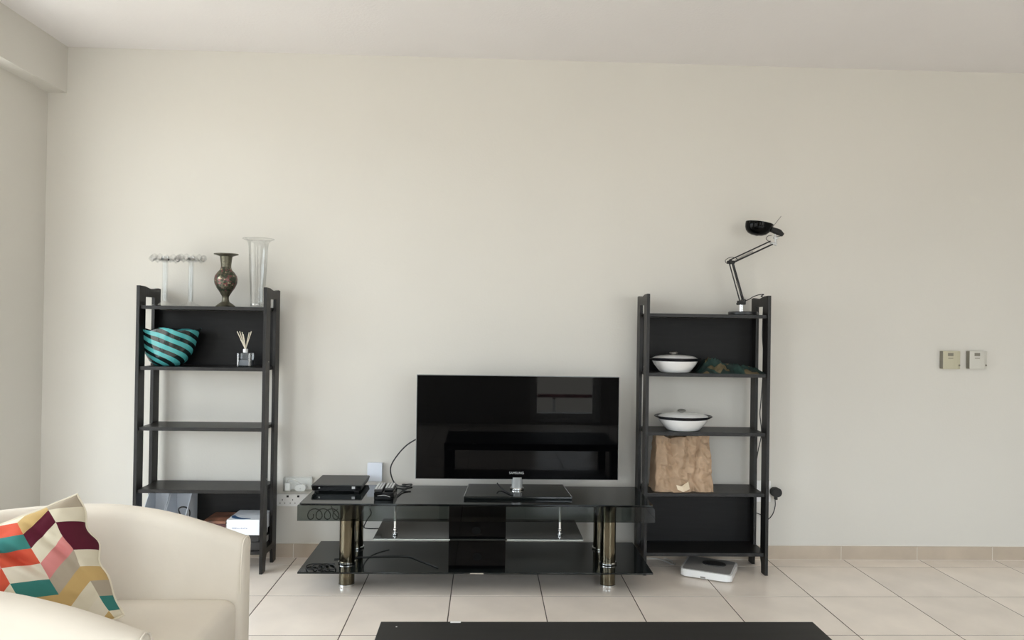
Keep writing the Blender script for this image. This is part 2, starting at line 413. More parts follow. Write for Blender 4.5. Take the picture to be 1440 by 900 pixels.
struct('trim_2', B(XL-1.5, XL-0.2, -4.4, 0.4, -0.12, -0.02), M['concrete'])['label'] = 'balcony slab outside the left opening'
struct('trim_3', B(-0.5, 3.4, YB-1.6, YB-0.2, -0.12, -0.02), M['concrete'])['label'] = 'balcony slab outside the rear door'
struct('trim_4', B(-0.5, 3.4, YB-1.58, YB-1.52, 0.20, 0.25), M['rail_red'])['label'] = 'maroon balcony rail outside the rear door'
for k in range(6): struct('trim_%d' % (5+k), B(-0.5+k*0.76, -0.46+k*0.76, YB-1.57, YB-1.53, -0.02, 0.20), M['frame_white'])

# skirting: one tile at a time
def skirting(name, axis, a0, a1, joint, sgn, other, z1=0.0765):
    root = struct(name, B(a0, a1, -0.006, 0, z1, z1+0.004) if axis == 'x' else B(XL, XL+0.006, a0, a1, z1, z1+0.004), M['bead'])
    k = math.ceil((a0-joint)/T); e = [a0]
    while joint+k*T < a1: e.append(joint+k*T); k += 1
    e.append(a1)
    for u0, u1 in zip(e, e[1:]):
        if u1-u0 < 0.01: continue
        g = 0.0013
        t = B(u0+g, u1-g, -0.012, -0.0005, 0.0015, z1, 0.0008) if axis == 'x' else B(XL+0.0005, XL+0.012, u0+g, u1-g, 0.0015, z1, 0.0015)
        obj('skirting_tile', t, M['skirt'], root, loc=(0, 0, 0))
    gb = B(a0, a1, -0.0112, 0, 0, z1-0.002) if axis == 'x' else B(XL, XL+0.007, a0, a1, 0, z1-0.002)
    obj('grout_backing', gb, M['bead'], root, loc=(0, 0, 0))
skirting('baseboard_back', 'x', XL+0.012, XR, at(1288, 778, 0).x, 1, 0)
skirting('baseboard_left', 'y', W1[1], 0, -0.126, 1, 0)

# ------------------------------------------------------------------ bookcases
BF, BR, BH, BW = -0.272, -0.034, 1.457, 0.652
SH = (1.356, 1.046, 0.739, 0.423, 0.113)
def bookcase(cx, label):
    root = thing('bookcase', label, 'bookcase', (cx, (BF+BR)/2, 0), 'matching tall black open bookcases')
    for s in (-1, 1):
        x0 = cx+s*BW/2; x1 = x0-s*0.016; x0, x1 = min(x0, x1), max(x0, x1)
        L1 = BF+0.068; L2 = BR-0.070
        prof = [(BF, 0), (L1-0.016, 0), (L1-0.012, 0.05), (L1+0.004, 0.082), (L1+0.03, 0.088), (L2-0.03, 0.088), (L2-0.004, 0.082), (L2+0.012, 0.05), (L2+0.016, 0), (BR, 0),
                (BR, BH-0.006), (BR-0.03, BH-0.004), (BR-0.09, BH-0.010), (BR-0.13, BH-0.010), (BF+0.06, BH-0.001), (BF, BH)]
        # frame made of a lower yoke, two legs and an upper yoke around one long slot
        t = nb()
        n_low = [(BF, 0), (L1-0.016, 0), (L1-0.012, 0.05), (L1+0.004, 0.082), (L2-0.004, 0.082), (L2+0.012, 0.05), (L2+0.016, 0), (BR, 0), (BR, 0.112), (BF, 0.112)]
        prism(t, n_low, 'x', x0, x1)
        box(t, x0, x1, BF, L1, 0.112, BH-0.056); box(t, x0, x1, L2, BR, 0.112, BH-0.056)
        prism(t, [(BF, BH-0.056), (BR, BH-0.056), (BR, BH-0.008), (BR-0.03, BH-0.005), (BR-0.08, BH-0.012), (BR-0.12, BH-0.012), (BF+0.06, BH-0.002), (BF, BH)], 'x', x0, x1)
        o = obj('side_panel', t, M['black_wood'], root)
        for z in (SH[3]+0.05, SH[1]+0.03):
            p = nb(); rod(p, (x0-0.0015 if s < 0 else x1-0.001, L1-0.02, z), (x0+0.001 if s < 0 else x1+0.0015, L1-0.02, z), 0.004)
            c = child_of_child(o, 'screw_cap', p, M['steel'])
    for z in SH:
        xi = BW/2-0.0165
        obj('shelf', B(cx-xi, cx+xi, BF+0.012, BR-0.004, z-0.018, z, 0.0012), M['black_wood'], root)
    for za, zb in ((SH[1], SH[0]-0.018), (SH[4], SH[3]-0.018)):
        xi = BW/2-0.0165
        obj('back_panel', B(cx-xi, cx+xi, BR-0.018, BR-0.008, za+0.0005, zb-0.0005), M['black_panel'], root)
    return root
LCX, RCX = -1.444, 1.156
bookcase(LCX, 'tall black bookcase on the left, nearest the cream armchair, with glassware on top')
bookcase(RCX, 'tall black bookcase on the right, with a desk lamp on top')

# ------------------------------------------------------------------ tv stand
TZ, LZ, MZ = 0.43, 0.112, 0.262
SX0, SX1, SF, SR = -0.868, 0.812, -0.555, -0.150
ts = thing('tv_stand', 'low black glass television stand with bronze chrome pillars and three tiers', 'tv stand', ((SX0+SX1)/2, -0.35, 0))
# top sheet, its front bent down over the edge
tb = nb()
poly = [(SX0, SR), (SX0, SF+0.012), (SX0+0.01, SF+0.004), (SX1-0.01, SF+0.004), (SX1, SF+0.012), (SX1, SR)]
prism(tb, poly, 'z', TZ-0.010, TZ, 0.0012)
obj('glass_top', tb, M['black_glass'], ts)
ap = nb(); w_ = SX1-SX0+0.012; hz = TZ-0.004; lz = TZ-0.080; r = 0.022; xm = (SX0+SX1)/2
pts = [(xm-w_/2, hz-0.004), (xm-w_/2, lz), (xm+w_/2, lz)]
pts += [(xm+w_/2-r+r*math.cos(a), hz-r+r*math.sin(a)) for a in [PI/2*k/6 for k in range(7)]] + [(xm-w_/2+0.004, hz)]
prism(ap, pts, 'y', SF-0.004, SF+0.002)
obj('front_apron', ap, M['smoke'], ts, label='smoked see-through glass apron below the front edge')
for (z, x0, x1, f, rr, nm) in ((LZ, SX0-0.0, SX1-0.0, -0.565, -0.075, 'lower_shelf'), (MZ, -0.522, 0.480, -0.535, -0.18, 'middle_shelf')):
    ex = 0.004
    obj(nm, B(x0, x1, f, rr, z-0.008, z, 0.001), M['black_glass'], ts)
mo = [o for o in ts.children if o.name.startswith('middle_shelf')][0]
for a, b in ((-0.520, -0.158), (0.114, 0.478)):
    child_of_child(mo, 'highlight_strip', B(a, b, -0.5365, -0.5352, MZ-0.0075, MZ-0.0010), M['edge_highlight'], 'pale strip painted as the highlight along the glass edge')  # bright strips paint in the highlight on the front edge
for px in (-0.663, 0.618):
    for py in (-0.425, -0.185):
        t = nb(); cyl(t, (px, py), 0.0375, 0.012, TZ-0.014, 40)
        p = obj('pillar', t, M['pillar'], ts)
        t = nb(); cyl(t, (px, py), 0.0395, 0.0, 0.016, 40, 0.003); c = child_of_child(p, 'foot_ring', t, M['chrome'])
        t = nb(); cyl(t, (px, py), 0.0430, LZ+0.0005, LZ+0.0115, 40, 0.003); c = child_of_child(p, 'collar_ring', t, M['chrome'])
        t = nb(); cyl(t, (px, py), 0.0405, TZ-0.020, TZ-0.0105, 40, 0.003); c = child_of_child(p, 'collar_ring', t, M['chrome'])
cxl, cxr = at(631, 760, -0.51).x, at(711, 760, -0.51).x
bm = B(cxl, cxr, -0.515, -0.20, LZ+0.0005, MZ-0.009, 0.002); box(bm, cxl, cxr, -0.515, -0.20, MZ+0.0005, TZ-0.0105, 0.002)
col = obj('centre_column', bm, M['piano'], ts)
for (x, y) in ((670, 746), (671, 783)):
    p = at(x, y, -0.516); t = nb()
    ring = []
    for k in range(25):
        a = 2*PI*k/24; ring.append((p.x+0.020*math.cos(a), -0.516, p.z+0.017*math.sin(a)))
    tube(t, ring, 0.0016, 6); prism(t, [(p.x+0.019*math.cos(2*PI*k/24), p.z+0.016*math.sin(2*PI*k/24)) for k in range(24)], 'y', -0.5162, -0.514)
    child_of_child(col, 'cable_port', t, M['port'])
t = B(at(661, 803, -0.566).x, at(680, 803, -0.566).x, -0.5668, -0.5652, LZ-0.0062, LZ-0.0015)
child_of_child([o for o in ts.children if o.name.startswith('lower_shelf')][0], 'maker_plate', t, M['chrome'], 'small bright plate on the front edge')
for x in (555.5, 787):
    p = at(x, 757, -0.47); t = nb()
    cyl(t, (p.x, -0.47), 0.0065, MZ+0.008, TZ-0.0105, 16); cyl(t, (p.x, -0.47), 0.013, MZ+0.0005, MZ+0.009, 20, 0.002); cyl(t, (p.x, -0.47), 0.010, MZ+0.022, MZ+0.032, 20, 0.002)
    obj('support_rod', t, M['chrome'], ts)

# ------------------------------------------------------------------ television
TY = -0.30
a = at(586, 526.5, TY); b = at(869.5, 675.5, TY)
tx0, tx1, tz0, tz1 = a.x, b.x, b.z, a.z
tv = thing('television', 'flat black television with a dark glossy screen on the glass stand', 'television', ((tx0+tx1)/2, TY, TZ))
o = obj('back_shell', B(tx0+0.01, tx1-0.01, TY+0.013, TY+0.045, tz0+0.01, tz1-0.01, 0.008), M['blk'], tv)
o = obj('edge_trim', B(tx0, tx1, TY+0.004, TY+0.014, tz0, tz1, 0.002), M['acrylic'], tv, label='thin grey translucent edge around the bezel')
bz = nb(); sx0, sx1 = tx0+0.052, tx1-0.052; sz1 = tz1-0.040; sz0 = tz0+0.056
box(bz, tx0+0.004, sx0, TY-0.004, TY+0.004, tz0+0.003, tz1-0.003); box(bz, sx1, tx1-0.004, TY-0.004, TY+0.004, tz0+0.003, tz1-0.003)
box(bz, sx0, sx1, TY-0.004, TY+0.004, sz1, tz1-0.003); box(bz, sx0, sx1, TY-0.004, TY+0.004, tz0+0.003, sz0)
bo = obj('bezel', bz, M['piano'], tv)
obj('screen', B(sx0, sx1, TY-0.0028, TY+0.004, sz0, sz1), M['screen'], tv)
me = text_mesh('SAMSUNG', 0.0165, 0.0004)
me.transform(Matrix.Translation(((tx0+tx1)/2-0.004, TY-0.0044, tz0+0.034)) @ Matrix.Rotation(PI/2, 4, 'X') @ Matrix.Scale(1.0, 4))
me.materials.clear(); me.materials.append(M['silver'])
c = bpy.data.objects.new('maker_lettering', me); C.objects.link(c); c.parent = bo; c['label'] = 'small silver lettering on the lower bezel'
me.name = 'maker_lettering'
t = nb(); nx = at(727, 690, -0.29).x
prism(t, [(x+nx, y-0.29) for x, y in rrect(0.055, 0.04, 0.018)], 'z', TZ+0.014, tz0+0.012)
obj('neck', t, M['acrylic'], tv, label='short clear and chrome neck')
t = nb(); cyl(t, (nx, -0.29), 0.036, TZ+0.0145, TZ+0.026, 32, 0.003); obj('neck_collar', t, M['chrome'], tv)
bx0, bx1 = atz(652, 703, TZ).x, atz(805, 704, TZ).x
t = nb(); prism(t, [(bx0, -0.455), (bx1, -0.455), (bx1-0.018, -0.17), (bx0+0.018, -0.17)], 'z', TZ+0.0004, TZ+0.015, 0.003)
obj('stand_base', t, M['black_glass'], tv)
e1 = nb(); tube(e1, [(bx0+0.001, -0.450, TZ+0.014), (bx0+0.018, -0.175, TZ+0.014)], 0.0022, 6)
obj('base_edge_trim', e1, M['acrylic'], tv, label='pale clear rim along the left base side')
e1 = nb(); tube(e1, [(bx1-0.001, -0.450, TZ+0.014), (bx1-0.018, -0.175, TZ+0.014)], 0.0022, 6)
obj('base_edge_trim', e1, M['acrylic'], tv, label='pale clear rim along the right base side')

# cable from the television looping onto the stand
cb = nb()
P = [at(588, 616, -0.24), at(572, 626, -0.22), at(559, 640, -0.20), at(550, 655, -0.19), at(550, 668, -0.185), atz(556, 680.5, TZ+0.014) , atz(568, 684.5, TZ+0.006), atz(577, 683, TZ+0.006), atz(579, 681.0, TZ+0.008), atz(572, 681.2, TZ+0.010), atz(566, 681.5, TZ+0.016), atz(573, 684, TZ+0.014), atz(577, 685, TZ+0.012), atz(567, 690, TZ+0.006), atz(558, 697, TZ+0.005)]
tube(cb, P, 0.0036, 8, 6)
tag(obj('cable', cb, M['cable']), 'black cable curling from behind the television down onto the glass top', 'cable')
cb = nb(); tube(cb, [at(699, 679, -0.27), at(702, 683, -0.28), atz(708, 689, TZ+0.02), atz(718, 694.5, TZ+0.019), atz(722, 694.5, TZ+0.019)], 0.003, 8, 6)
tag(obj('cable', cb, M['cable']), 'short thin black cable resting on the television base beside its neck', 'cable')
cb = nb(); tube(cb, [at(512, 739, -0.20), at(513, 742.5, -0.16), at(522, 743.5, -0.10), at(535, 743, -0.06), at(548, 742, -0.03)], 0.003, 8, 6)
tube(cb, [at(520, 715, -0.25), at(522, 722, -0.24), at(517, 730, -0.22), at(512, 739, -0.20)], 0.003, 8, 6)
tag(obj('cable', cb, M['cable']), 'thin black cable sagging behind the stand, left of the middle glass shelf', 'cable')
cb = nb(); tube(cb, [atz(470, 786, LZ+0.003), atz(515, 783, LZ+0.003), atz(570, 782, LZ+0.003), atz(590, 788, LZ+0.003), atz(616, 798, LZ+0.003)], 0.0024, 8, 6)
tag(obj('cable', cb, M['cable']), 'black cable lying along the lower glass shelf towards the centre column', 'cable')
cb = nb(); pts = []
for k in range(34):
    a = k*0.72; cx_ = 436+k*1.0; pts.append(atz(cx_+10*math.cos(a), 797+4.2*math.sin(a), LZ+0.004+0.0015*(k % 4)))
tube(cb, pts, 0.003, 7, 3)
tag(obj('cable', cb, M['cable']), 'coiled black cable on the left end of the lower glass shelf', 'cable')

cb = nb(); pts = []
for k in range(30):
    a = k*0.80; pts.append(at(434+k*1.5+7*math.cos(a), 723+7.5*math.sin(a), -0.520+0.0022*k))
tube(cb, pts, 0.0024, 7, 3)
tube(cb, [at(478, 730, -0.455), at(470, 722, -0.30), at(466, 712, -0.20), at(462, 704, -0.10)], 0.0024, 7, 4)
tag(obj('cable', cb, M['cable']), 'looped black cable hanging behind the smoked glass apron, left end of the stand', 'cable')

# ------------------------------------------------------------------ things on the tv stand
f0, f1 = atz(438, 692.5, TZ), atz(508, 693.5, TZ)
bw = f1.x-f0.x; yb_ = f0.y+0.235
sb = thing('set_top_box', 'flat black set-top box on the left end of the glass stand', 'set-top box', ((f0.x+f1.x)/2, f0.y+0.1, TZ))
yf = f0.y; zb = TZ+0.008
h_ = at(438, 681.5, yf).z
bm = nb(); prism(bm, [(f0.x+0.008, zb), (f1.x-0.006, zb), (f1.x-0.002, zb+0.008), (f1.x+0.004, h_-0.006), (f1.x, h_), (f0.x+0.002, h_), (f0.x-0.003, h_-0.006), (f0.x+0.002, zb+0.008)], 'y', yf, yb_, 0.0015)
cs = obj('case', bm, M['box_top'], sb)
obj('front_panel', B(f0.x+0.003, f1.x-0.003, yf-0.0025, yf-0.0003, zb+0.003, h_-0.005, 0.001), M['piano'], sb)
for s in (0.02, bw-0.03):
    for y in (yf+0.02, yb_-0.03): obj('foot', B(f0.x+s-0.01, f0.x+s+0.01, y, y+0.02, TZ+0.0003, zb), M['blk_matte'], sb)
p = at(497, 686, yf-0.003); obj('button', B(p.x-0.008, p.x+0.008, yf-0.004, yf-0.0026, p.z-0.006, p.z+0.006, 0.0006), M['silver'], sb, label='small square silver button')
p = at(449, 686, yf-0.003); t = nb(); prism(t, [(p.x+0.0035*math.cos(k*PI/6), p.z+0.0035*math.sin(k*PI/6)) for k in range(12)], 'y', yf-0.0035, yf-0.0026); obj('indicator', t, M['silver'], sb)

q0, q1 = atz(525.5, 703.5, TZ), atz(553, 703.5, TZ)
yq = q0.y; zq = at(526, 692.5, yq).z
rb = thing('small_box', 'small black box beneath the two remote controls on the glass stand', 'box', ((q0.x+q1.x)/2, yq+0.07, TZ))
obj('body', B(q0.x, q1.x, yq, yq+0.16, TZ+0.0004, zq, 0.004), M['piano'], rb)
t = nb(); pts = [(q0.x+0.018+0.06*k/8, yq-0.0008, (TZ+zq)/2+0.006*math.sin(PI*k/8)+0.002-0.004*k/8) for k in range(9)]; tube(t, pts, 0.0012, 6); obj('highlight_arc', t, M['silver'], rb, label='faint silver curved line painted as a highlight on the front')  # silver arc stands in for a highlight on the glossy front
def remote(x0, x1, label, dy):
    rx0, rx1 = at(x0, 690, yq+0.03).x, at(x1, 690, yq+0.03).x
    z = zq+0.0005
    rt = thing('remote_control', label, 'remote control', ((rx0+rx1)/2, yq+0.09, z), 'remote controls on the glass stand')
    b_ = obj('body', B(rx0, rx1, yq+0.004+dy, yq+0.165, z, z+0.012, 0.003), M['blk'], rt)
    nx_, ny_ = 3, 8
    for i in range(nx_):
        for j in range(ny_):
            cx_ = rx0+(rx1-rx0)*(i+0.5)/nx_; cy_ = yq+0.016+dy+(0.135-dy)*(j+0.5)/ny_
            obj('button', B(cx_-0.0046, cx_+0.0046, cy_-0.0052, cy_+0.0052, z+0.0119, z+0.0142, 0.0008), M['silver'], rt)
remote(527, 538.2, 'left one of two black remote controls with silver buttons on a small box', 0.0)
remote(540.3, 552.5, 'right one of two black remote controls with silver buttons on a small box', 0.028)

# ------------------------------------------------------------------ wall fittings
a, b = at(516.5, 651, -0.03), at(537, 683.5, -0.03)
wb = thing('wall_box', 'plain white upright box on the wall beside the set-top box', 'wall box', ((a.x+b.x)/2, 0, b.z))
bo = obj('cover', B(a.x, b.x, -0.03, -0.006, b.z+0.024, a.z, 0.003), M['white_blue'], wb)
obj('base', B(a.x, b.x, -0.028, -0.006, b.z, b.z+0.0235, 0.002), M['white'], wb)
obj('back_plate', B(a.x+0.004, b.x-0.004, -0.006, -0.0003, b.z+0.004, a.z-0.004), M['white'], wb)

a, b = at(388.5, 695, -0.012), at(437, 712, -0.012)
so = thing('wall_socket', 'white wall socket plate with switches, behind the left end of the glass stand', 'socket', ((a.x+b.x)/2, 0, (a.z+b.z)/2))
bm = nb(); prism(bm, rrect(b.x-a.x, a.z-b.z, 0.014, 5, (a.x+b.x)/2, (a.z+b.z)/2), 'y', -0.012, -0.0003, 0.0015)
obj('plate', bm, M['white'], so)
for cx_, cy_ in ((397, 706), (411.5, 706), (427, 706)):
    t = nb()
    for dx, dy, w2, h2 in ((0, -3.1, 1.0, 1.9), (-3.3, 1.4, 1.7, 1.0), (3.3, 1.4, 1.7, 1.0)):
        p = at(cx_+dx, cy_+dy, -0.0122); box(t, p.x-0.0019*w2, p.x+0.0019*w2, -0.0126, -0.0118, p.z-0.0019*h2, p.z+0.0019*h2)
    obj('socket_holes', t, M['hole'], so)
for cx_, cy_ in ((404.5, 698), (419.5, 698)):
    p = at(cx_, cy_, -0.0122); obj('switch', B(p.x-0.006, p.x+0.006, -0.0145, -0.0118, p.z-0.0055, p.z+0.0055, 0.001), M['hole'], so, label='small dark rocker switch')
a, b = at(398, 672, -0.05), at(437, 691.5, -0.05)
sc2 = thing('wall_socket', 'upper wall socket under a clear plastic cover, above the white switched plate', 'socket', ((a.x+b.x)/2, 0, (a.z+b.z)/2))
obj('plate', B(a.x+0.002, b.x-0.002, -0.010, -0.0003, b.z+0.002, a.z-0.002, 0.003), M['white'], sc2)
cv = nb()
box(cv, a.x, b.x, -0.052, -0.050, b.z, a.z); box(cv, a.x, b.x, -0.050, -0.011, a.z-0.002, a.z); box(cv, a.x, b.x, -0.050, -0.011, b.z, b.z+0.002)
box(cv, a.x, a.x+0.002, -0.050, -0.011, b.z+0.002, a.z-0.002); box(cv, b.x-0.002, b.x, -0.050, -0.011, b.z+0.002, a.z-0.002)
obj('clear_cover', cv, M['cleartub'], sc2)
p0, p1 = at(401, 679, -0.035), at(408, 690.5, -0.035)
ch = thing('charger', 'slim white charger plugged in at the left of the covered socket', 'charger', ((p0.x+p1.x)/2, -0.03, p1.z))
obj('body', B(p0.x, p1.x, -0.044, -0.0105, p1.z+0.003, p0.z, 0.003), M['white'], ch)
t = nb(); tube(t, [at(404, 678, -0.035), at(405, 675, -0.04), at(410, 674, -0.044), at(418, 677, -0.044), at(424, 681, -0.044)], 0.002, 6, 6); obj('lead', t, M['wcable'], ch)
pc = at(422.5, 686, -0.035)
pl = thing('plug', 'rounded white plug in the right half of the covered socket', 'plug', (pc.x, -0.03, pc.z-0.02))
t = nb(); prism(t, rrect(0.060, 0.036, 0.016, 5, pc.x, pc.z), 'y', -0.040, -0.0105, 0.004); obj('body', t, M['white'], pl)
t = nb(); prism(t, [(pc.x+0.0022*math.cos(k*PI/4), pc.z-0.004+0.0022*math.sin(k*PI/4)) for k in range(8)], 'y', -0.0412, -0.0398); obj('screw', t, M['steel'], pl)

for (x0, x1, mt, lb) in ((1323.5, 1352, 'thermo_y', 'left wall thermostat, yellowed ivory, on the bare wall to the far right'), (1361, 1389.5, 'thermo_w', 'right wall thermostat, pale grey, on the bare wall to the far right')):
    D_ = 0.032
    a, b = at(x0+3.2, 493.5, -D_), at(x1, 519.3, -D_)
    th = thing('thermostat', lb, 'thermostat', ((a.x+b.x)/2, 0, b.z), 'wall thermostats')
    # slightly bowed front, wrapping back on the right
    prof = [(a.x, -0.0005), (a.x, -D_+0.002), (a.x+0.002, -D_), (a.x+0.6*(b.x-a.x), -D_), (a.x+0.82*(b.x-a.x), -D_+0.003), (b.x, -D_+0.011), (b.x, -0.0005)]
    t = nb(); prism(t, prof, 'z', b.z, a.z, 0.0008); cs = obj('case', t, M[mt], th)
    obj('side_strip', B(a.x-0.0015, a.x+0.0005, -D_+0.003, -0.002, b.z+0.002, a.z-0.002), M['thermo_side'], th, label='dark left side')  # darker strip over the left side of the case
    p, q = at(x0+9.5, 496.3, -D_), at(x0+17.2, 500.8, -D_); obj('display', B(p.x, q.x, -D_-0.0008, -D_+0.0005, q.z, p.z), M['thermo_side'], th, label='small dark display')
    p, q = at(x0+10, 503.2, -D_), at(x0+17, 504.4, -D_); obj('printed_line', B(p.x, q.x, -D_-0.0004, -D_+0.0005, q.z, p.z), M['thermo_side'], th)
    p = at(x0+25, 513.8, -0.024); t = nb(); prism(t, [(p.x+0.0042*math.cos(k*PI/6), p.z+0.0055*math.sin(k*PI/6)) for k in range(12)], 'y', -0.030, -0.018); obj('slider', t, M['thermo_side'], th)

# plug and lead of the desk lamp at the right bookcase
pg = at(1091, 692, -0.03)
pp = thing('plug', 'black plug in the wall right beside the right bookcase', 'plug', (pg.x, -0.02, pg.z))
t = nb(); prism(t, rrect(0.052, 0.046, 0.016, 5, pg.x, pg.z), 'y', -0.052, -0.0085, 0.005); obj('body', t, M['blk_matte'], pp)
t = nb(); box(t, pg.x-0.008, pg.x+0.008, -0.040, -0.022, pg.z-0.042, pg.z-0.021, 0.003); obj('strain_relief', t, M['blk_matte'], pp)
t = nb(); a = at(1063, 676, -0.01); b = at(1084, 706, -0.01)
ws = tag(obj('wall_socket', B(a.x, b.x, -0.008, -0.0003, b.z, a.z, 0.002), M['white']), 'white socket plate behind the right legs of the right bookcase', 'socket')
cb = nb(); tube(cb, [at(1090, 703, -0.031), at(1090, 712, -0.03), at(1086, 724, -0.02), at(1078, 731, -0.014), at(1070, 724, -0.012), at(1060, 720, -0.012)], 0.0026, 7, 6)
tag(obj('cable', cb, M['cable']), 'thin black lead drooping from the black wall plug behind the right bookcase', 'cable')

# ------------------------------------------------------------------ desk lamp
LY = -0.150; LT = SH[0]
bc = at(1045, 437, LY)
dl = thing('desk_lamp', 'black articulated desk lamp on top of the right bookcase', 'lamp', (bc.x, LY, LT))
t = nb(); lathe(t, [(0.072, 0.0004), (0.078, 0.003), (0.078, 0.014), (0.074, 0.018), (0.0, 0.0185)], (bc.x, LY, LT), 40); obj('base', t, M['blk'], dl)
j0 = at(1042.5, 426, LY); j1 = at(1026.5, 368.5, LY); j2 = at(1084.5, 341.5, LY)
t = nb(); rod(t, (j0.x-0.004, LY, LT+0.0185), (j0.x-0.004, LY, j0.z-0.008), 0.008); rod(t, (j0.x+0.006, LY, LT+0.018), (j0.x+0.006, LY, j0.z-0.005), 0.003); obj('socket_stem', t, M['chrome'], dl)
t = nb(); box(t, j0.x-0.020, j0.x+0.020, LY-0.016, LY+0.016, j0.z-0.010, j0.z+0.012, 0.003); rod(t, (j0.x+0.010, LY-0.022, j0.z+0.012), (j0.x+0.010, LY+0.022, j0.z+0.012), 0.008); rod(t, (j0.x-0.014, LY-0.020, j0.z-0.004), (j0.x-0.014, LY+0.020, j0.z-0.004), 0.007); obj('pivot', t, M['blk_matte'], dl)
def bars(p, q, off, name, n=2, r=0.0036, taper=1.0):
    d = (q-p).normalized(); s = Vector((-d.z, 0, d.x))
    for k in range(n):
        for yy in ((-0.010, 0.010) if k == 0 else (0,)):
            e = (k-(n-1)/2)*off; t = nb(); rod(t, p+s*e+Vector((0, yy, 0)), q+s*e*taper+Vector((0, yy, 0)), r, 8); obj(name, t, M['blk'], dl)
bars(j0+Vector((0.004, 0, 0)), j1+Vector((0.004, 0, 0)), 0.018, 'lower_arm')
bars(j1, j2, 0.020, 'upper_arm')
def spring(p, q, r=0.004, turns=22):
    d = (q-p).normalized(); s = Vector((-d.z, 0, d.x)); y = Vector((0, 1, 0)); L = (q-p).length
    n = turns*8
    return tube(nb(), [p+d*(L*k/n)+(s*math.cos(2*PI*k/8)+y*math.sin(2*PI*k/8))*r for k in range(n+1)], 0.0011, 5)
obj('spring', spring(j0+Vector((0.014, 0, 0.02)), j0.lerp(j1, 0.52)+Vector((0.006, 0, 0))), M['steel'], dl)
obj('spring', spring(j1.lerp(j2, 0.12)+Vector((0, 0, -0.002)), j1.lerp(j2, 0.55)), M['steel'], dl)
t = nb(); box(t, j1.x-0.014, j1.x+0.024, LY-0.014, LY+0.014, j1.z-0.009, j1.z+0.007, 0.003); rod(t, (j1.x, LY-0.019, j1.z), (j1.x, LY+0.019, j1.z), 0.009); obj('elbow', t, M['blk_matte'], dl)
t = nb(); tube(t, [at(1038, 366, LY), at(1034, 362.5, LY-0.01), at(1027, 362, LY-0.012), at(1020.5, 365.5, LY-0.01), at(1021, 369.5, LY), at(1026, 371, LY)], 0.0018, 6, 6); 
tube(t, [at(1085, 331, LY), at(1080, 332, LY-0.01), at(1077.5, 336, LY-0.01), at(1083, 341, LY)], 0.0018, 6, 6); tube(t, [at(1092, 333, LY-0.01), at(1098, 332, LY-0.01), at(1101, 331, LY-0.01)], 0.0018, 6, 6)
obj('lamp_wire', t, M['blk'], dl)
h0 = at(1090.5, 334, LY)
t = nb(); rod(t, at(1090, 325, LY), at(1091, 344, LY), 0.0055); box(t, h0.x-0.010, h0.x+0.012, LY-0.010, LY+0.010, h0.z-0.008, h0.z+0.004, 0.002); rod(t, at(1084, 341.5, LY), at(1092, 344, LY), 0.008); obj('head_bracket', t, M['silver'], dl, label='silver bracket joining arm and shade')
# shade: a bowl whose open mouth faces up and slightly left, lying on its side towards the joint
tip = at(1094, 326, LY)
ml, mr_ = at(1049.5, 310.5, LY), at(1087, 317, LY)
ax = (mr_-ml).normalized(); dn = Vector((ax.z, 0, -ax.x)); dn = dn if dn.z < 0 else -dn
def shade_mesh():
    t = bmesh.new(); n = 40; c = (ml+mr_)/2; ra = (mr_-ml).length/2; rings = []
    for k, (f, d) in enumerate([(1.0, 0.0), (0.985, 0.014), (0.94, 0.030), (0.84, 0.046), (0.66, 0.059), (0.42, 0.067), (0.12, 0.070), (0.10, 0.066), (0.40, 0.063), (0.63, 0.055), (0.80, 0.043), (0.90, 0.029), (0.955, 0.013), (0.97, 0.0)]):
        ring = []
        for i in range(n):
            a = 2*PI*i/n; x = math.cos(a)*f*ra; y = math.sin(a)*f*ra*0.86
            ring.append(c+ax*(x-0.10*d)+Vector((0, y, 0))+dn*d*0.98)
        rings.append(ring)
    loft(t, rings); return t
obj('lamp_shade', shade_mesh(), M['piano'], dl)
t = nb(); tube(t, [at(1079, 321, LY), at(1086, 323, LY), at(1093, 326, LY), at(1096, 327, LY), at(1101, 330.5, LY)], [0.020, 0.015, 0.018, 0.017, 0.010], 16); obj('lamp_holder', t, M['blk_matte'], dl)
t = nb(); rod(t, at(1086, 320, LY-0.02), at(1098.5, 304, LY-0.02), 0.0018, 8); obj('thin_rod', t, M['steel'], dl)
cb = nb()
tube(cb, [j0+Vector((0.012, 0.01, 0.006)), at(1053, 421, LY), at(1060, 417.0, -0.15), at(1067.5, 414.5, -0.152), at(1074, 414.0, -0.155), (RCX+BW/2-0.010, -0.156, BH+0.001), (RCX+BW/2+0.004, -0.150, BH-0.006), (RCX+BW/2+0.0055, -0.15, BH-0.06), (RCX+BW/2+0.006, -0.14, 1.25), (RCX+BW/2+0.006, -0.165, 1.12), (RCX+BW/2+0.006, -0.15, 1.0), (RCX+BW/2+0.006, -0.13, 0.88), (RCX+BW/2+0.006, -0.12, 0.82), (RCX+BW/2+0.006, -0.145, 0.72), (RCX+BW/2+0.006, -0.10, 0.62), (RCX+BW/2+0.006, -0.07, 0.52), (RCX+BW/2+0.010, -0.058, pg.z)], 0.0026, 7, 6)
tag(obj('cable', cb, M['cable']), 'black lamp lead hanging wavily down the right side of the right bookcase', 'cable')

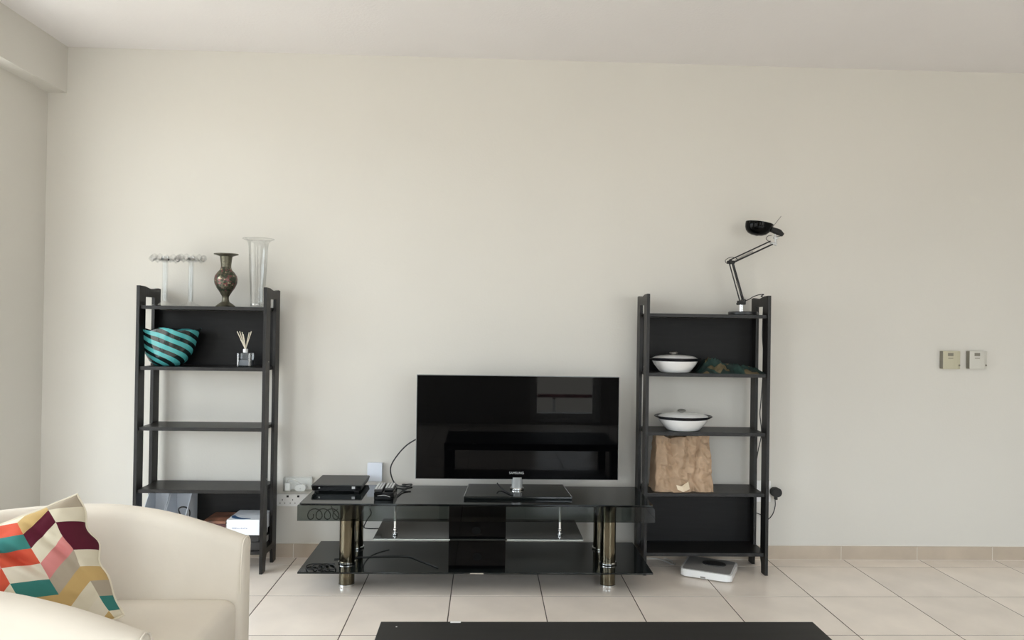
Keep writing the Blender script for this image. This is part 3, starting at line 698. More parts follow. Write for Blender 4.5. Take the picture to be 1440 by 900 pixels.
# ------------------------------------------------------------------ enamel casseroles
def casserole(xpx, zs, ypy, label, halfw, name='casserole_dish'):
    c = at(xpx, ypy, -0.174)
    z = zs; ct = thing(name, label, 'dish', (c.x, -0.174, z), 'white enamel lidded dishes with dark rims')
    sx = halfw; sy = 0.117
    t = nb(); lathe(t, [(0.50, 0.0005), (0.55, 0.003), (0.66, 0.020), (0.78, 0.042), (0.85, 0.062), (0.83, 0.062), (0.72, 0.040), (0.0, 0.012)], (c.x, -0.174, z), 48, sx, sy)
    bo = obj('bowl', t, M['enamel'], ct)
    t = nb(); lathe(t, [(0.84, 0.060), (0.99, 0.072), (1.0, 0.075), (0.98, 0.0775), (0.84, 0.066)], (c.x, -0.174, z), 48, sx, sy, cap=False); obj('rim', t, M['enamel_rim'], ct, label='wide dark navy rim')
    t = nb(); lathe(t, [(0.86, 0.0700), (0.84, 0.076), (0.72, 0.084), (0.52, 0.090), (0.20, 0.093), (0.0, 0.0935)], (c.x, -0.174, z), 48, sx, sy); ld = obj('lid', t, M['enamel'], ct)
    t = nb(); lathe(t, [(0.012, 0.092), (0.010, 0.097), (0.022, 0.100), (0.023, 0.106), (0.016, 0.110), (0.0, 0.111)], (c.x-0.008, -0.174, z), 20); child_of_child(ld, 'knob', t, M['steel'])
    return ct
casserole(949, SH[1], 515, 'white enamel dish with dark rim beside the green cloth, upper shelf of the right bookcase', 0.142)
casserole(960.5, SH[2], 600, 'white enamel dish with dark rim standing alone above the brown paper bag', 0.155)

# ------------------------------------------------------------------ green cloth
def cloth():
    t = nb(); nx_, ny_ = 110, 44
    x0 = at(979, 520, -0.16).x; x1 = at(1071, 520, -0.16).x; y0, y1 = -0.258, -0.070
    top = []; 
    for j in range(ny_+1):
        row = []
        for i in range(nx_+1):
            u = i/nx_; v = j/ny_
            edge = min(1, min(u, 1-u)*9)*min(1, min(v, 1-v)*5)
            env = 0.062*math.exp(-((u-0.20)/0.16)**2)+0.034*math.exp(-((u-0.60)/0.32)**2)+0.016
            f = 0.50+0.50*(1-abs(math.sin(v*7+u*9+4*noise.noise(Vector((u*3, v*3, 1))))))**1.4-0.25*abs(noise.noise(Vector((u*16, v*7, 2))))
            z = SH[1]+0.0015+edge*max(0.004, env*f)
            x = x0+(x1-x0)*u+0.010*noise.noise(Vector((v*6, u*2, 9))); y = y0+(y1-y0)*v+0.012*noise.noise(Vector((u*8, 4, 1)))
            row.append((x, max(-0.262, y), z))
        top.append(row)
    vs = [[t.verts.new(p) for p in r_] for r_ in top]
    vb = [[t.verts.new((p[0], p[1], SH[1]+0.0005)) for p in r_] for r_ in top]
    for j in range(ny_):
        for i in range(nx_):
            t.faces.new((vs[j][i], vs[j][i+1], vs[j+1][i+1], vs[j+1][i])); t.faces.new((vb[j][i], vb[j+1][i], vb[j+1][i+1], vb[j][i+1]))
    for i in range(nx_):
        t.faces.new((vs[0][i], vb[0][i], vb[0][i+1], vs[0][i+1])); t.faces.new((vs[-1][i], vs[-1][i+1], vb[-1][i+1], vb[-1][i]))
    for j in range(ny_):
        t.faces.new((vs[j][0], vs[j+1][0], vb[j+1][0], vb[j][0])); t.faces.new((vs[j][-1], vb[j][-1], vb[j+1][-1], vs[j+1][-1]))
    return t
tag(obj('folded_cloth', cloth(), M['greencloth'], sharp=60), 'crumpled dark green cloth with tan patches beside the upper enamel dish', 'cloth')

# ------------------------------------------------------------------ paper bag
def bag():
    t = nb(); z0 = SH[3]+0.001; zt = SH[2]-0.024
    yc = -0.165; nu, nv = 150, 48; rings = []
    bl, br_ = at(920, 688, -0.24), at(1005, 688, -0.24); tl, tr = at(924, 616, -0.24), at(1000, 616, -0.24)
    for j in range(nv+1):
        v = j/nv; xl = bl.x+(tl.x-bl.x)*v**0.8; xr = br_.x+(tr.x-br_.x)*v; hw = (xr-xl)/2; xc = (xl+xr)/2
        hd = 0.082*(1-v)+0.052*v; ring = []
        for i in range(nu):
            # evenly spaced walk round a soft-cornered rectangle: front 80, right 20, back 30, left 20
            if i < 80: fx, fy = -1+2*i/80, -1
            elif i < 100: fx, fy = 1, -1+2*(i-80)/20
            elif i < 130: fx, fy = 1-2*(i-100)/30, 1
            else: fx, fy = -1, 1-2*(i-130)/20
            x = hw*fx*(1-0.06*fy**6*(1 if abs(fx) == 1 else 0)); y = hd*fy*(1-0.14*fx**8*(1 if abs(fy) == 1 else 0)); ca, sa = fx, fy
            if sa <= -0.999:      # a crumpled pleat up the front and folded faces either side
                s = x/hw
                rg = max(0, 1-abs(s+0.10-0.05*v+0.04*math.sin(v*6))/0.16); y -= 0.042*rg*max(0, v-0.30)/0.7
                y += 0.034*max(0, 1-abs(s+0.38)/0.24)*max(0, v-0.15)
                y -= 0.016*max(0, 1-abs(v-0.42+0.55*(s+0.4))/0.10)*max(0, 1-abs(s+0.45)/0.4)
                y += 0.014*max(0, 1-abs(v-0.30+0.45*(s-0.2))/0.10)*max(0, 1-abs(s-0.15)/0.5)
                y += 0.012*max(0, 1-abs(s-0.45-0.3*(v-0.5))/0.10)
            q = Vector((x*7.5+v*1.6, v*2.2-x*4.5, y*9+x*3)); nn = noise.noise(q+Vector((3, 1, 2)))
            cr = 0.020*nn+0.030*abs(noise.noise(q*1.9))-0.016*abs(noise.noise(q*4.1))
            y += cr*(-sa)*0.9; x += 0.009*noise.noise(q*1.7)*(0.3+0.7*abs(ca))
            zz = z0+(zt-z0)*v
            zz -= max(0, v-0.7)/0.3*(0.022*max(0, 1-abs(x/hw+0.42)/0.30)+0.006*abs(noise.noise(Vector((x*20, 5, 5)))))
            ring.append((xc+x, yc+y, zz))
        rings.append(ring)
    for j in range(nv, nv-5, -1):       # inner lining near the open top
        xc = sum(p[0] for p in rings[j])/nu
        rings.append([(xc+(p[0]-xc)*0.97, yc+(p[1]-yc)*0.93, p[2]-0.0005) for p in rings[j]])
    loft(t, rings); return t
pb = thing('paper_bag', 'crumpled brown paper bag standing in the right bookcase', 'bag', (at(962, 688, -0.165).x, -0.165, SH[3]))
obj('bag_body', bag(), M['kraft'], pb, sharp=28)
t = nb(); q = [at(951, 682, -0.262), at(958, 684, -0.258), at(968, 677, -0.256), at(970, 688, -0.264), at(961, 692, -0.275), at(953, 688.5, -0.272)]
q = [Vector((p.x, p.y, max(p.z, SH[3]+0.002))) for p in q]
c0 = t.verts.new(sum(q, Vector())/6+Vector((0, -0.01, 0.004))); vv = [t.verts.new(p) for p in q]; c1 = t.verts.new(sum(q, Vector())/6+Vector((0, 0.006, 0)))
for k in range(6): t.faces.new((c0, vv[k], vv[(k+1) % 6])); t.faces.new((c1, vv[(k+1) % 6], vv[k]))
obj('torn_flap', t, M['kraft_pale'], pb, sharp=5, label='pale torn paper flap at the bottom')

# ------------------------------------------------------------------ bathroom scale and floor clutter
c1, c2, c3 = atz(956, 798.5, 0.043), atz(1029, 809.5, 0.043), atz(1042, 791.5, 0.043)
vx = (c2-c1); W_ = vx.length; ang = math.atan2(vx.y, vx.x); L_ = (c3-c2).length
L_ = max(L_, 0.24)
bs = thing('bathroom_scale', 'white bathroom scale with grey mat, half under the right bookcase', 'scale', ((c1+c2)/2-Vector((0, 0, 0.043)))); bs.rotation_euler.z = ang
def loc(o): o.location = (0, 0, 0); return o
t = nb(); prism(t, rrect(W_, L_, 0.022, 5, 0, L_/2), 'z', 0.006, 0.040, 0.005); loc(obj('body', t, M['enamel'], bs))
t = nb(); prism(t, rrect(W_-0.02, L_-0.02, 0.016, 5, 0, L_/2), 'z', 0.0395, 0.0425, 0.001); loc(obj('mat', t, M['scale_top'], bs))
t = nb(); lathe(t, [(0.062, 0.0422), (0.060, 0.046), (0.0, 0.047)], (0.02, L_*0.62, 0), 32, 1, 0.7); loc(obj('dial_window', t, M['blk'], bs))
for sx in (-1, 1):
    for yy in (0.03, L_-0.03): t = nb(); cyl(t, (sx*(W_/2-0.03), yy), 0.012, 0.0003, 0.0062, 16); loc(obj('foot', t, M['blk_matte'], bs))
t = B(-0.025, 0.0, -0.0012, 0.002, 0.008, 0.016); loc(obj('adjust_wheel', t, M['steel'], bs))
cb = nb(); P = [atz(905, 784, 0.005), atz(920, 785, 0.005), atz(935, 789, 0.005), atz(944, 793.5, 0.005), atz(946, 791, 0.005), atz(938, 786, 0.005), atz(925, 783.5, 0.005), atz(960, 783.8, 0.005)]
tube(cb, P, 0.0038, 7, 6); tube(cb, [p+Vector((0.01, -0.012, 0.001)) for p in P[:5]], 0.0034, 7, 6)
tag(obj('cable', cb, M['wcable']), 'white cable bunched on the floor to the left of the scale', 'cable')

# ------------------------------------------------------------------ glassware on the left bookcase
GY = -0.150; GZ = SH[0]
PXM = 0.00378
def holder(cx_px, label, cy):
    p = at(cx_px, 429, cy); z0 = GZ; zt = at(cx_px, 368.5, cy).z
    ch_ = thing('candle_holder', label, 'candle holder', (p.x, cy, z0), 'tall clear glass candle holders')
    t = nb(); lathe(t, [(0.060, 0.0005), (0.061, 0.003), (0.045, 0.008), (0.022, 0.018), (0.016, 0.026), (0.0, 0.027)], (p.x, cy, z0), 32); obj('foot', t, M['clear'], ch_)
    t = nb(); lathe(t, [(0.0145, 0.026), (0.0145, zt-z0), (0.0115, zt-z0), (0.0115, 0.026)], (p.x, cy, z0), 24, cap=False); lathe(t, [(0.006, 0.026), (0.006, zt-z0)], (p.x+0.002, cy, z0), 12); obj('stem', t, M['clear'], ch_)
    t = nb(); lathe(t, [(0.016, zt-z0-0.001), (0.050, zt-z0+0.005), (0.062, zt-z0+0.014), (0.059, zt-z0+0.016), (0.030, zt-z0+0.009), (0.0, zt-z0+0.006)], (p.x, cy, z0), 36); ds = obj('dish', t, M['crystal'], ch_)
    lathe_t = nb(); lathe(lathe_t, [(0.019, zt-z0+0.009), (0.020, zt-z0+0.030), (0.016, zt-z0+0.030), (0.015, zt-z0+0.010)], (p.x, cy, z0), 20, cap=False); child_of_child(ds, 'candle_cup', lathe_t, M['crystal'])
    for k in range(12):
        a = 2*PI*k/12; r_ = 0.062
        t = nb(); lathe(t, [(0.0, -0.019), (0.010, -0.012), (0.017, -0.002), (0.012, 0.012+0.004*math.sin(k*1.7)), (0.0, 0.021)], (p.x+r_*math.cos(a), cy+r_*math.sin(a), zt+0.018+0.003*math.sin(k*2.4)), 7)
        obj('crystal_petal', t, M['crystal'], ch_, sharp=8)
holder(231.5, 'left clear glass candle holder with crystal petals on the left bookcase', -0.195)
holder(268, 'right clear glass candle holder with crystal petals, nearer the brass vase', -0.105)

p = at(317, 429, GY)
vz = thing('brass_vase', 'small engraved brass vase with flared rim between the glass pieces', 'vase', (p.x, GY, GZ))
pr = [(0.048, 0.001), (0.049, 0.005), (0.034, 0.017), (0.020, 0.026), (0.0165, 0.040), (0.0165, 0.052), (0.022, 0.062), (0.033, 0.080), (0.046, 0.098), (0.056, 0.120), (0.0585, 0.140), (0.055, 0.158), (0.043, 0.176), (0.030, 0.190), (0.0255, 0.204), (0.0255, 0.214), (0.0285, 0.240), (0.031, 0.258), (0.050, 0.265), (0.061, 0.268), (0.061, 0.2715), (0.045, 0.271), (0.027, 0.262), (0.024, 0.240), (0.0, 0.215)]
K = (at(317, 357, GY).z-GZ)/0.2715
t = nb(); lathe(t, [(r_, z_*K) for r_, z_ in pr[:8]], (p.x, GY, GZ), 40, cap=True); obj('foot', t, M['brass'], vz)
t = nb(); lathe(t, [(r_, z_*K) for r_, z_ in pr[7:15]], (p.x, GY, GZ), 40, cap=False); obj('belly', t, M['cloisonne'], vz, label='belly with mottled red and gold enamel')
t = nb(); lathe(t, [(r_, z_*K) for r_, z_ in pr[14:]], (p.x, GY, GZ), 40); obj('neck', t, M['brass'], vz)

p = at(362, 427, GY); H_ = at(362, 336, GY).z-GZ
gv = thing('glass_vase', 'tall clear trumpet-shaped glass vase, rightmost on the left bookcase', 'vase', (p.x, GY, GZ))
t = nb(); ou = [(0.036, 0.001), (0.037, 0.02), (0.039, 0.08), (0.045, 0.20), (0.050, H_-0.045), (0.053, H_-0.022), (0.062, H_-0.010), (0.080, H_-0.001)]
inn = [(0.078, H_), (0.060, H_-0.007), (0.050, H_-0.022), (0.047, H_-0.045), (0.042, 0.20), (0.036, 0.08), (0.033, 0.026), (0.0, 0.022)]
lathe(t, ou+inn, (p.x, GY, GZ), 44); obj('body', t, M['clear'], gv)
t = nb(); lathe(t, [(0.034, 0.006), (0.036, 0.016), (0.034, 0.021), (0.0, 0.0215)], (p.x, GY, GZ), 40); obj('thick_base', t, M['crystal'], gv)
t = nb(); tube(t, [(p.x+0.079*math.cos(2*PI*k/48), GY+0.079*math.sin(2*PI*k/48), GZ+H_-0.0005) for k in range(49)], 0.0016, 6); obj('rim', t, M['crystal'], gv)

# striped bowl
BY = -0.158
a, b = at(197.5, 468, BY), at(281.5, 468, BY); bcx = (a.x+b.x)/2; bw_ = (b.x-a.x)/2; bh = at(240, 461, BY).z-SH[1]
def sbowl():
    t = nb(); n = 72; uvl = t.loops.layers.uv.new('UVMap')
    prof = [(0.40, 0.001), (0.46, 0.004), (0.62, 0.12*bh), (0.78, 0.32*bh), (0.88, 0.55*bh), (0.935, 0.78*bh), (0.975, 0.93*bh), (1.0, 0.985*bh)]
    inner = [(0.975, 0.985*bh), (0.90, 0.80*bh), (0.84, 0.55*bh), (0.72, 0.33*bh), (0.5, 0.12*bh), (0.05, 0.09*bh)]
    rows = []
    for kk, (r_, z_) in enumerate(prof+inner):
        row = []
        for i in range(n):
            a = 2*PI*i/n; f = (z_/bh)**5; ex = 1
            wv = 0.022*f*math.sin(5*a+0.6)+0.012*f*math.sin(9*a)
            zz = z_+bh*f*(0.028*math.sin(4*a+1.4)+0.018*math.sin(7*a))-bh*f*0.02
            x = r_*(1+wv)*math.cos(a)*bw_*0.985; y = r_*(1+wv)*math.sin(a)*0.100
            # lean of the body: narrower foot sits left of the middle
            x += -0.010*(1-z_/bh)
            row.append(t.verts.new((bcx+x, BY+y, SH[1]+zz)))
        rows.append(row)
    for k in range(len(rows)-1):
        for i in range(n):
            j = (i+1) % n; f = t.faces.new((rows[k][i], rows[k][j], rows[k+1][j], rows[k+1][i]))
            zs_ = [(prof+inner)[q][1]/bh for q in (k, k, k+1, k+1)]
            for lp, aa, zz in zip(f.loops, (i, i+1, i+1, i), zs_): lp[uvl].uv = (aa/n*7+zz*4.2, zz*3)
    t.faces.new(rows[0]); t.faces.new(rows[-1]); return t
tb_ = sbowl(); bmesh.ops.recalc_face_normals(tb_, faces=tb_.faces); me = bpy.data.meshes.new('striped_bowl'); tb_.to_mesh(me); tb_.free(); me.shade_smooth(); me.materials.append(M['stripes'])
o = bpy.data.objects.new('striped_bowl', me); C.objects.link(o); tag(o, 'wavy-rimmed glass bowl with slanting teal and black stripes', 'bowl')

# reed diffuser
DY = -0.165; p = at(345, 514, DY); z0 = SH[1]
rd = thing('reed_diffuser', 'small clear glass reed diffuser with pale sticks on the left bookcase', 'diffuser', (p.x, DY, z0))
t = nb(); hb = at(345, 496, DY).z-z0; prism(t, rrect(0.074, 0.062, 0.010, 4, p.x, DY), 'z', z0+0.0005, z0+hb, 0.005); obj('bottle', t, M['frosty'], rd)
t = nb(); prism(t, rrect(0.060, 0.048, 0.008, 4, p.x, DY), 'z', z0+0.006, z0+hb*0.5, 0.003); obj('perfume_oil', t, M['oil'], rd)
t = nb(); cyl(t, (p.x, DY), 0.0125, z0+hb, z0+hb+0.020, 20, 0.002); obj('collar', t, M['white'], rd, label='white cap at the bottle neck')
for (dx, dy_) in ((333.5, 466), (337, 466), (340.5, 467), (342, 470), (353.5, 466), (350.5, 467.5)):
    q = at(dx, dy_, DY+R.uniform(-0.02, 0.02)); t = nb(); s_ = Vector((p.x+(0.003 if dx < 345 else -0.003), DY, z0+hb+0.010)); rod(t, s_, q, 0.0024, 7); obj('reed', t, M['reed'], rd)

# magazine files, books
def magfile(xr0, xr1, label):
    x0, x1 = at(xr0, 700, -0.06).x, at(xr1, 700, -0.06).x
    z0 = SH[4]+0.0005; zt = SH[3]-0.024; yr = -0.056; yf_ = -0.262
    mf = thing('magazine_file', label, 'magazine file', ((x0+x1)/2, -0.16, z0), 'pale grey magazine files')
    prof = [(yf_, z0), (yr, z0), (yr, zt), (yr-0.055, zt), (yf_, z0+0.095)]
    for xa, nm in ((x0+0.0005, 'side_panel'), (x1-0.0035, 'side_panel')):
        t = nb(); prism(t, prof, 'x', xa, xa+0.003); obj(nm, t, M['file'], mf)
    obj('back_panel', B(x0+0.0036, x1-0.0036, yr-0.003, yr, z0, zt), M['file'], mf)
    obj('front_panel', B(x0+0.0036, x1-0.0036, yf_, yf_+0.003, z0, z0+0.094), M['file'], mf)
    obj('bottom_panel', B(x0+0.0036, x1-0.0036, yf_+0.003, yr-0.003, z0, z0+0.003), M['file'], mf)
magfile(217.5, 247.0, 'left pale grey magazine file low in the left bookcase')
magfile(247.8, 277.5, 'right pale grey magazine file, with a black cable loop, in the left bookcase')
cb = nb(); tube(cb, [at(236, 722, -0.17), at(243, 719, -0.18), at(249.5, 719, -0.19)], 0.0036, 7, 6)
cb.free(); cb = nb()
tube(cb, [at(254, 724, -0.19), at(251, 717, -0.19), at(254, 713.5, -0.185), at(260, 713, -0.175), at(265, 716, -0.165), at(267, 722, -0.16), at(264, 732, -0.15)], 0.0038, 7, 6)
tag(obj('cable', cb, M['cable']), 'black cable loop poking up from the right pale grey magazine file', 'cable')

def book(x0, x1, y0, y1, z0, z1, m_, label, group=None, name='book', pages=True, rot=0):
    cx_, cy_ = (x0+x1)/2, (y0+y1)/2
    bk = thing(name, label, 'book', (cx_, cy_, z0), group); w2, d2 = (x1-x0)/2, (y1-y0)/2; c_ = 0.003
    t = nb(); box(t, -w2, w2, -d2, d2, 0.0003, c_, 0.0006, 1); box(t, -w2, w2, -d2, d2, z1-z0-c_, z1-z0, 0.0006, 1); box(t, -w2, w2, -d2, -d2+c_, c_, z1-z0-c_)
    loc(obj('cover', t, m_, bk)); loc(obj('pages', B(-w2+0.004, w2-0.004, -d2+c_, d2-0.004, c_, z1-z0-c_), M['bead'], bk)); bk.rotation_euler.z = rot
    return bk
zB = SH[4]+0.0005
wx0, wx1 = at(318, 735, -0.268).x, LCX+BW/2-0.020
zt = at(340, 731, -0.262).z
xb0, xb1 = at(282, 735, -0.25).x, wx0-0.010
zt2 = at(305, 733, -0.25).z
zm = zB+(zt2-zB)*0.90
book(xb0, xb1, -0.245, -0.065, zB, zm, M['red_book'], 'dark red book lying beneath the brown book in the left bookcase')
book(xb0+0.01, xb1, -0.250, -0.070, zm+0.0005, zt2, M['brown_book'], 'brown patterned book lying flat between magazine file and white box')
zk = zt-0.078
book(wx0+0.008, wx1-0.004, -0.245, -0.065, zB, zB+(zk-zB)*0.5, M['dark_book'], 'lower dark book beneath the white box, left bookcase')
book(wx0+0.004, wx1-0.010, -0.240, -0.065, zB+(zk-zB)*0.5+0.0005, zk-0.0005, M['dark_book'], 'upper dark book directly beneath the white box, left bookcase')
wbx = thing('white_box', 'white and blue printed box lying on dark books, low in the left bookcase', 'box', ((wx0+wx1)/2, -0.165, zk))
obj('carton', B(wx0, wx1, -0.262, -0.065, zk, zt, 0.0015), M['paper'], wbx)
t = nb(); pts = []
for k in range(17):
    a = PI+PI*0.62*k/16; pts.append((wx0+0.085+0.075*math.cos(a)*1.0, -0.175+0.055*math.sin(a)*1.2, zt+0.0002))
n_ = len(pts)
for k in range(n_-1):
    a_, b_ = Vector(pts[k]), Vector(pts[k+1]); d = (b_-a_).normalized(); s_ = Vector((-d.y, d.x, 0))
    w1_ = 0.011*math.sin(PI*min(1, (k+1)/n_))+0.004; w2_ = 0.011*math.sin(PI*min(1, (k+2)/n_))+0.004
    q = [t.verts.new(v) for v in (a_-s_*w1_, b_-s_*w2_, b_+s_*w2_, a_+s_*w1_)]; t.faces.new(q)
obj('blue_swoosh', t, M['blue_ink'], wbx, label='blue curved print on the lid')
t = nb(); x = at(326, 743, -0.2625).x; zc = at(336, 743, -0.2625).z
for k in range(9):
    hh = R.choice((0.004, 0.006, 0.007)); ww = R.uniform(0.004, 0.008); box(t, x, x+ww, -0.2626, -0.2619, zc-0.003, zc-0.003+hh); x += ww+0.0035
obj('faint_print', t, M['grey_ink'], wbx, label='faint illegible grey-blue line of print')

# ------------------------------------------------------------------ armchair
AC = Vector((-1.2, -1.99, 0))
def ushape(half, xs_, back):
    """plan of the tub: near arm front -> round the back -> far arm front, as (point, outward normal)"""
    out = []; n1 = 14; n2 = 30; xc = -1.17
    for k in range(n1): out.append((Vector((xs_+(xc-xs_)*k/n1, AC.y-half, 0)), Vector((0, -1, 0))))
    for k in range(n2+1):
        a = -PI/2-PI*k/n2; out.append((Vector((xc+back*math.cos(a), AC.y+half*math.sin(a), 0)), Vector((math.cos(a)/back, math.sin(a)/half, 0)).normalized()))
    for k in range(1, n1+1): out.append((Vector((xc+(xs_-xc)*k/n1, AC.y+half, 0)), Vector((0, 1, 0))))
    return out
FX = -0.783; HALF = 0.362; TH = 0.088
def top_h(x):
    u = max(0.0, min(1.0, (FX-x)/0.50)); return 0.592+0.099*(u*(2-u))
def shell():
    t = nb(); path = ushape(HALF, FX, 0.46); rings = []
    def section(c, nrm, h, sh=0.0, along=Vector((0, 0, 0))):
        hw = TH/2; pr_ = []; zb_ = 0.085
        nn = 8
        pr_.append((hw-0.004, zb_)); pr_.append((hw, zb_+0.01)); pr_.append((hw+0.004, h*0.5)); pr_.append((hw+0.010, h-0.09))
        for k in range(nn+1):
            a = PI*k/nn; pr_.append((0.008+hw*math.cos(a), h-hw*0.85+hw*0.85*math.sin(a)))
        pr_.append((-hw+0.006, h-0.10)); pr_.append((-hw-0.004, h*0.62)); pr_.append((-hw-0.006, 0.40)); pr_.append((-hw, zb_+0.01)); pr_.append((-hw+0.004, zb_))
        cz = (h+zb_)/2
        if sh:
            q = []
            for a_, z_ in pr_:
                q.append((a_*(1-sh/hw) if abs(a_) > 0 else a_, cz+(z_-cz)*(1-sh/((h-zb_)/2))))
            pr_ = q
        return [c+along+nrm*a_+Vector((0, 0, z_)) for a_, z_ in pr_]
    c, nrm = path[0]; rb_ = 0.022
    for k in range(4, 0, -1):
        a = PI/2*k/4; rings.append(section(c, nrm, top_h(FX), rb_*(1-math.cos(a)), Vector((rb_*math.sin(a), 0, 0))))
    for c, nrm in path: rings.append(section(c, nrm, top_h(c.x)))
    c, nrm = path[-1]
    for k in range(1, 5):
        a = PI/2*k/4; rings.append(section(c, nrm, top_h(FX), rb_*(1-math.cos(a)), Vector((rb_*math.sin(a), 0, 0))))
    loft(t, rings)
    for v in t.verts:       # slight slackness of the slipcover
        d = noise.noise(v.co*5)*0.006+noise.noise(v.co*13)*0.0018; v.co += Vector((0, 1 if v.co.y > AC.y else -1, 0))*d; v.co.x += max(0, AC.y-v.co.y)*0.05
    return t
ac = thing('armchair', 'cream fabric tub armchair facing right in the lower left corner', 'armchair', (AC.x, AC.y, 0))
obj('tub_shell', shell(), M['fabric'], ac, sharp=70)
for sg in (-1, 1):
    hw = TH/2; h = top_h(FX); t = nb(); y0 = AC.y+sg*HALF; P = [Vector((FX+0.017, y0+sg*(hw-0.004), z)) for z in (0.10, 0.2, 0.3, 0.4, h-0.09)]
    P += [Vector((FX+0.017, y0+sg*(0.008+(hw-0.007)*math.cos(PI*k/8)), h-hw*0.85+(hw*0.85-0.006)*math.sin(PI*k/8))) for k in range(9)]+[Vector((FX+0.017, y0-sg*(hw-0.004), z)) for z in (h-0.1, 0.42)]
    P = [p+Vector((max(0, AC.y-p.y)*0.05, 0, 0)) for p in P]; tube(t, P, 0.0026, 8); obj('seam_piping', t, M['fabric'], ac)
def plan_loft(off, x_front, layers, rf=0.05):
    path = ushape(HALF-TH/2-off, x_front-rf, 0.46-TH/2-off)
    pl_ = [p for p, _ in path]
    hy = HALF-TH/2-off; fr = []
    for k in range(1, 7): a = PI/2*k/6; fr.append(Vector((x_front-rf+rf*math.sin(a), AC.y+hy-rf+rf*math.cos(a), 0)))
    for k in range(1, 8): fr.append(Vector((x_front, AC.y+hy-rf-(2*hy-2*rf)*k/8, 0)))
    for k in range(0, 6): a = PI/2*k/6; fr.append(Vector((x_front-rf+rf*math.cos(a), AC.y-hy+rf-rf*math.sin(a), 0)))
    pl_ = pl_+fr; c = sum(pl_, Vector())/len(pl_); t = nb(); rings = []
    for z, ins in layers:
        rings.append([Vector((p.x+(c.x-p.x)*ins/0.35, p.y+(c.y-p.y)*ins/0.33, z)) for p in pl_])
    loft(t, rings); return t
obj('seat_base', plan_loft(-0.004, -0.775, [(0.085, 0.0), (0.27, 0.0)], 0.02), M['fabric'], ac)
obj('seat_cushion', plan_loft(-0.010, -0.770, [(0.272, 0.02), (0.277, 0.006), (0.29, 0.0), (0.378, 0.0), (0.393, 0.004), (0.403, 0.013), (0.409, 0.03), (0.413, 0.08), (0.416, 0.20)], 0.045), M['fabric'], ac, sharp=60)
t = nb()
for sgn in (-1, 1):
    pass
for fx, fy in ((-0.80, -0.33), (-0.80, 0.33), (-1.46, -0.22), (-1.46, 0.22)):
    t = nb(); lathe(t, [(0.018, 0.0003), (0.026, 0.084)], (fx, AC.y+fy, 0), 16); obj('leg', t, M['black_wood'], ac)

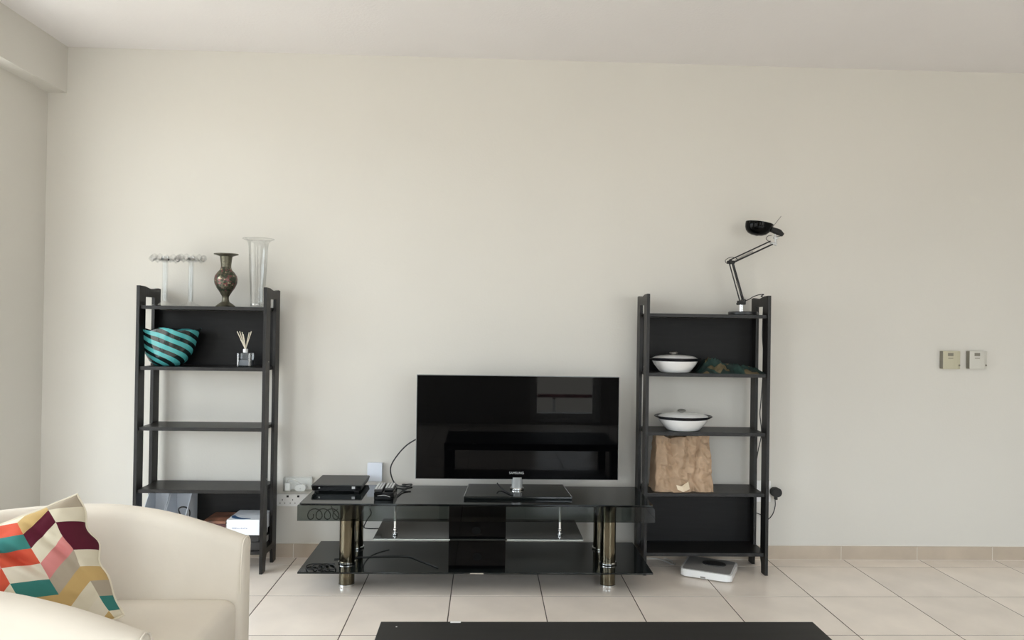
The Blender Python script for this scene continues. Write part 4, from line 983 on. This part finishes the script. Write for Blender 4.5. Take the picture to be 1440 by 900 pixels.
# cushion on the armchair: stuffed square, its lower edge settled on the seat
CC = Vector((-1.243, -1.985, 0.560)); CX = Vector((0.86, 0.46, 0.13)).normalized(); CY = Vector((-0.38, 0.20, 0.90))
CN = CX.cross(CY).normalized(); CY = CN.cross(CX).normalized()
Q_ = Matrix.Rotation(math.radians(11), 3, CN); CX = Q_ @ CX; CY = Q_ @ CY
def cushion():
    n = 90; t = nb(); uvl = t.loops.layers.uv.new('UVMap'); S = 0.188; Tk = 0.105
    sheets = []; idx = {}
    def ridge(u, v, u0, v0, ang, wid, length):
        du, dv = u-u0, v-v0; a_ = du*math.cos(ang)+dv*math.sin(ang); b_ = -du*math.sin(ang)+dv*math.cos(ang)
        return max(0, 1-abs(b_)/wid)**1.3*max(0, 1-abs(a_)/length)
    for side in (1, -1):
        g = []
        for j in range(n+1):
            row = []
            for i in range(n+1):
                u = i/n*2-1; v = j/n*2-1
                x = u*S*(1-0.02*(1-v*v)*abs(u)); y = v*S*(1-0.05*(1-u*u)*abs(v))
                x += 0.010*noise.noise(Vector((v*3.1, 1, 4)))*u*u+0.0028*math.sin(v*11)*max(0, u)**4; y += 0.007*noise.noise(Vector((u*3.3, 8, 4)))*v*v
                e = max(0, (1-u*u)*(1-v*v)); th = Tk*e**0.55; q = min(1, e*5)
                wr = 0.016*noise.noise(Vector((u*1.7+side, v*1.7, 3)))+0.010*abs(noise.noise(Vector((u*3.6, v*3.6, 7+side))))
                z = side*(th+wr*q)
                if side > 0:
                    z -= q*(0.040*ridge(u, v, 0.05, 0.35, -0.95, 0.13, 1.0)+0.020*ridge(u, v, 0.55, 0.25, -1.15, 0.09, 0.7)+0.016*ridge(u, v, -0.45, 0.75, 0.1, 0.12, 0.6))
                    z += q*(0.022*ridge(u, v, -0.12, 0.45, -0.95, 0.10, 0.8)+0.010*ridge(u, v, 0.40, -0.1, -1.1, 0.12, 0.6))
                z -= 0.034*u*u+0.016*v*v
                p = CC+CX*x+CY*y+CN*z
                if p.z < 0.421: p.z = 0.421+0.004*(side > 0)+0.10*max(0, 0.02-abs(p.z-0.421))
                p.y = max(p.y, -2.300)
                vv = t.verts.new(p-CC); idx[vv] = (i/n, j/n); row.append(vv)
            g.append(row)
        sheets.append(g)
        for j in range(n):
            for i in range(n):
                f = t.faces.new((g[j][i], g[j][i+1], g[j+1][i+1], g[j+1][i])[::side])
                for lp in f.loops: lp[uvl].uv = idx[lp.vert]
    a_ = sheets[0]; edge = [v.co.copy() for v in a_[0]]+[r_[-1].co.copy() for r_ in a_[1:]]+[v.co.copy() for v in a_[-1][::-1][1:]]+[r_[0].co.copy() for r_ in a_[::-1][1:]]
    bmesh.ops.remove_doubles(t, verts=t.verts, dist=0.0003)
    return t, edge
t, edge = cushion()
cu = thing('cushion', 'colourful patchwork-print cushion leaning inside the cream armchair', 'cushion', CC)
bmesh.ops.recalc_face_normals(t, faces=t.faces); me = bpy.data.meshes.new('cushion_cover'); t.to_mesh(me); t.free(); me.shade_smooth(); me.materials.append(M['cushion'])
o = bpy.data.objects.new('cushion_cover', me); C.objects.link(o); o.parent = cu
t = nb(); tube(t, edge[::3]+[edge[0]], 0.0036, 8); o = loc(obj('piping', t, M['piping'], cu))

# ------------------------------------------------------------------ coffee table
KZ = 0.42
a, b = atz(537, 870, KZ), atz(1147, 878, KZ)
yt = (a.y+b.y)/2; kx0, kx1 = a.x, b.x
kt = thing('coffee_table', 'long low black coffee table at the bottom of the view', 'table', ((kx0+kx1)/2, yt-0.30, 0))
obj('table_top', B(kx0, kx1, yt-0.60, yt, KZ-0.05, KZ, 0.002), M['table'], kt)
for lx in (kx0+0.001, kx1-0.056):
    for ly in (yt-0.599, yt-0.056): obj('leg', B(lx, lx+0.055, ly, ly+0.055, 0.0003, KZ-0.0502, 0.002), M['table'], kt)
obj('lower_shelf', B(kx0+0.02, kx1-0.02, yt-0.58, yt-0.02, 0.10, 0.118, 0.001), M['table'], kt)
p = atz(641, 871.5, KZ); obj('pale_edge_mark', B(p.x-0.015, p.x+0.015, yt-0.010, yt+0.0004, KZ-0.006, KZ+0.0006, 0.0004), M['white'], kt, label='small pale mark on the rear edge')  # small white block set into the rear edge
p = atz(557.5, 881.5, KZ); t = nb(); cyl(t, (p.x, p.y), 0.0022, KZ, KZ+0.0006, 10); obj('speck', t, M['white'], kt, label='tiny white speck')
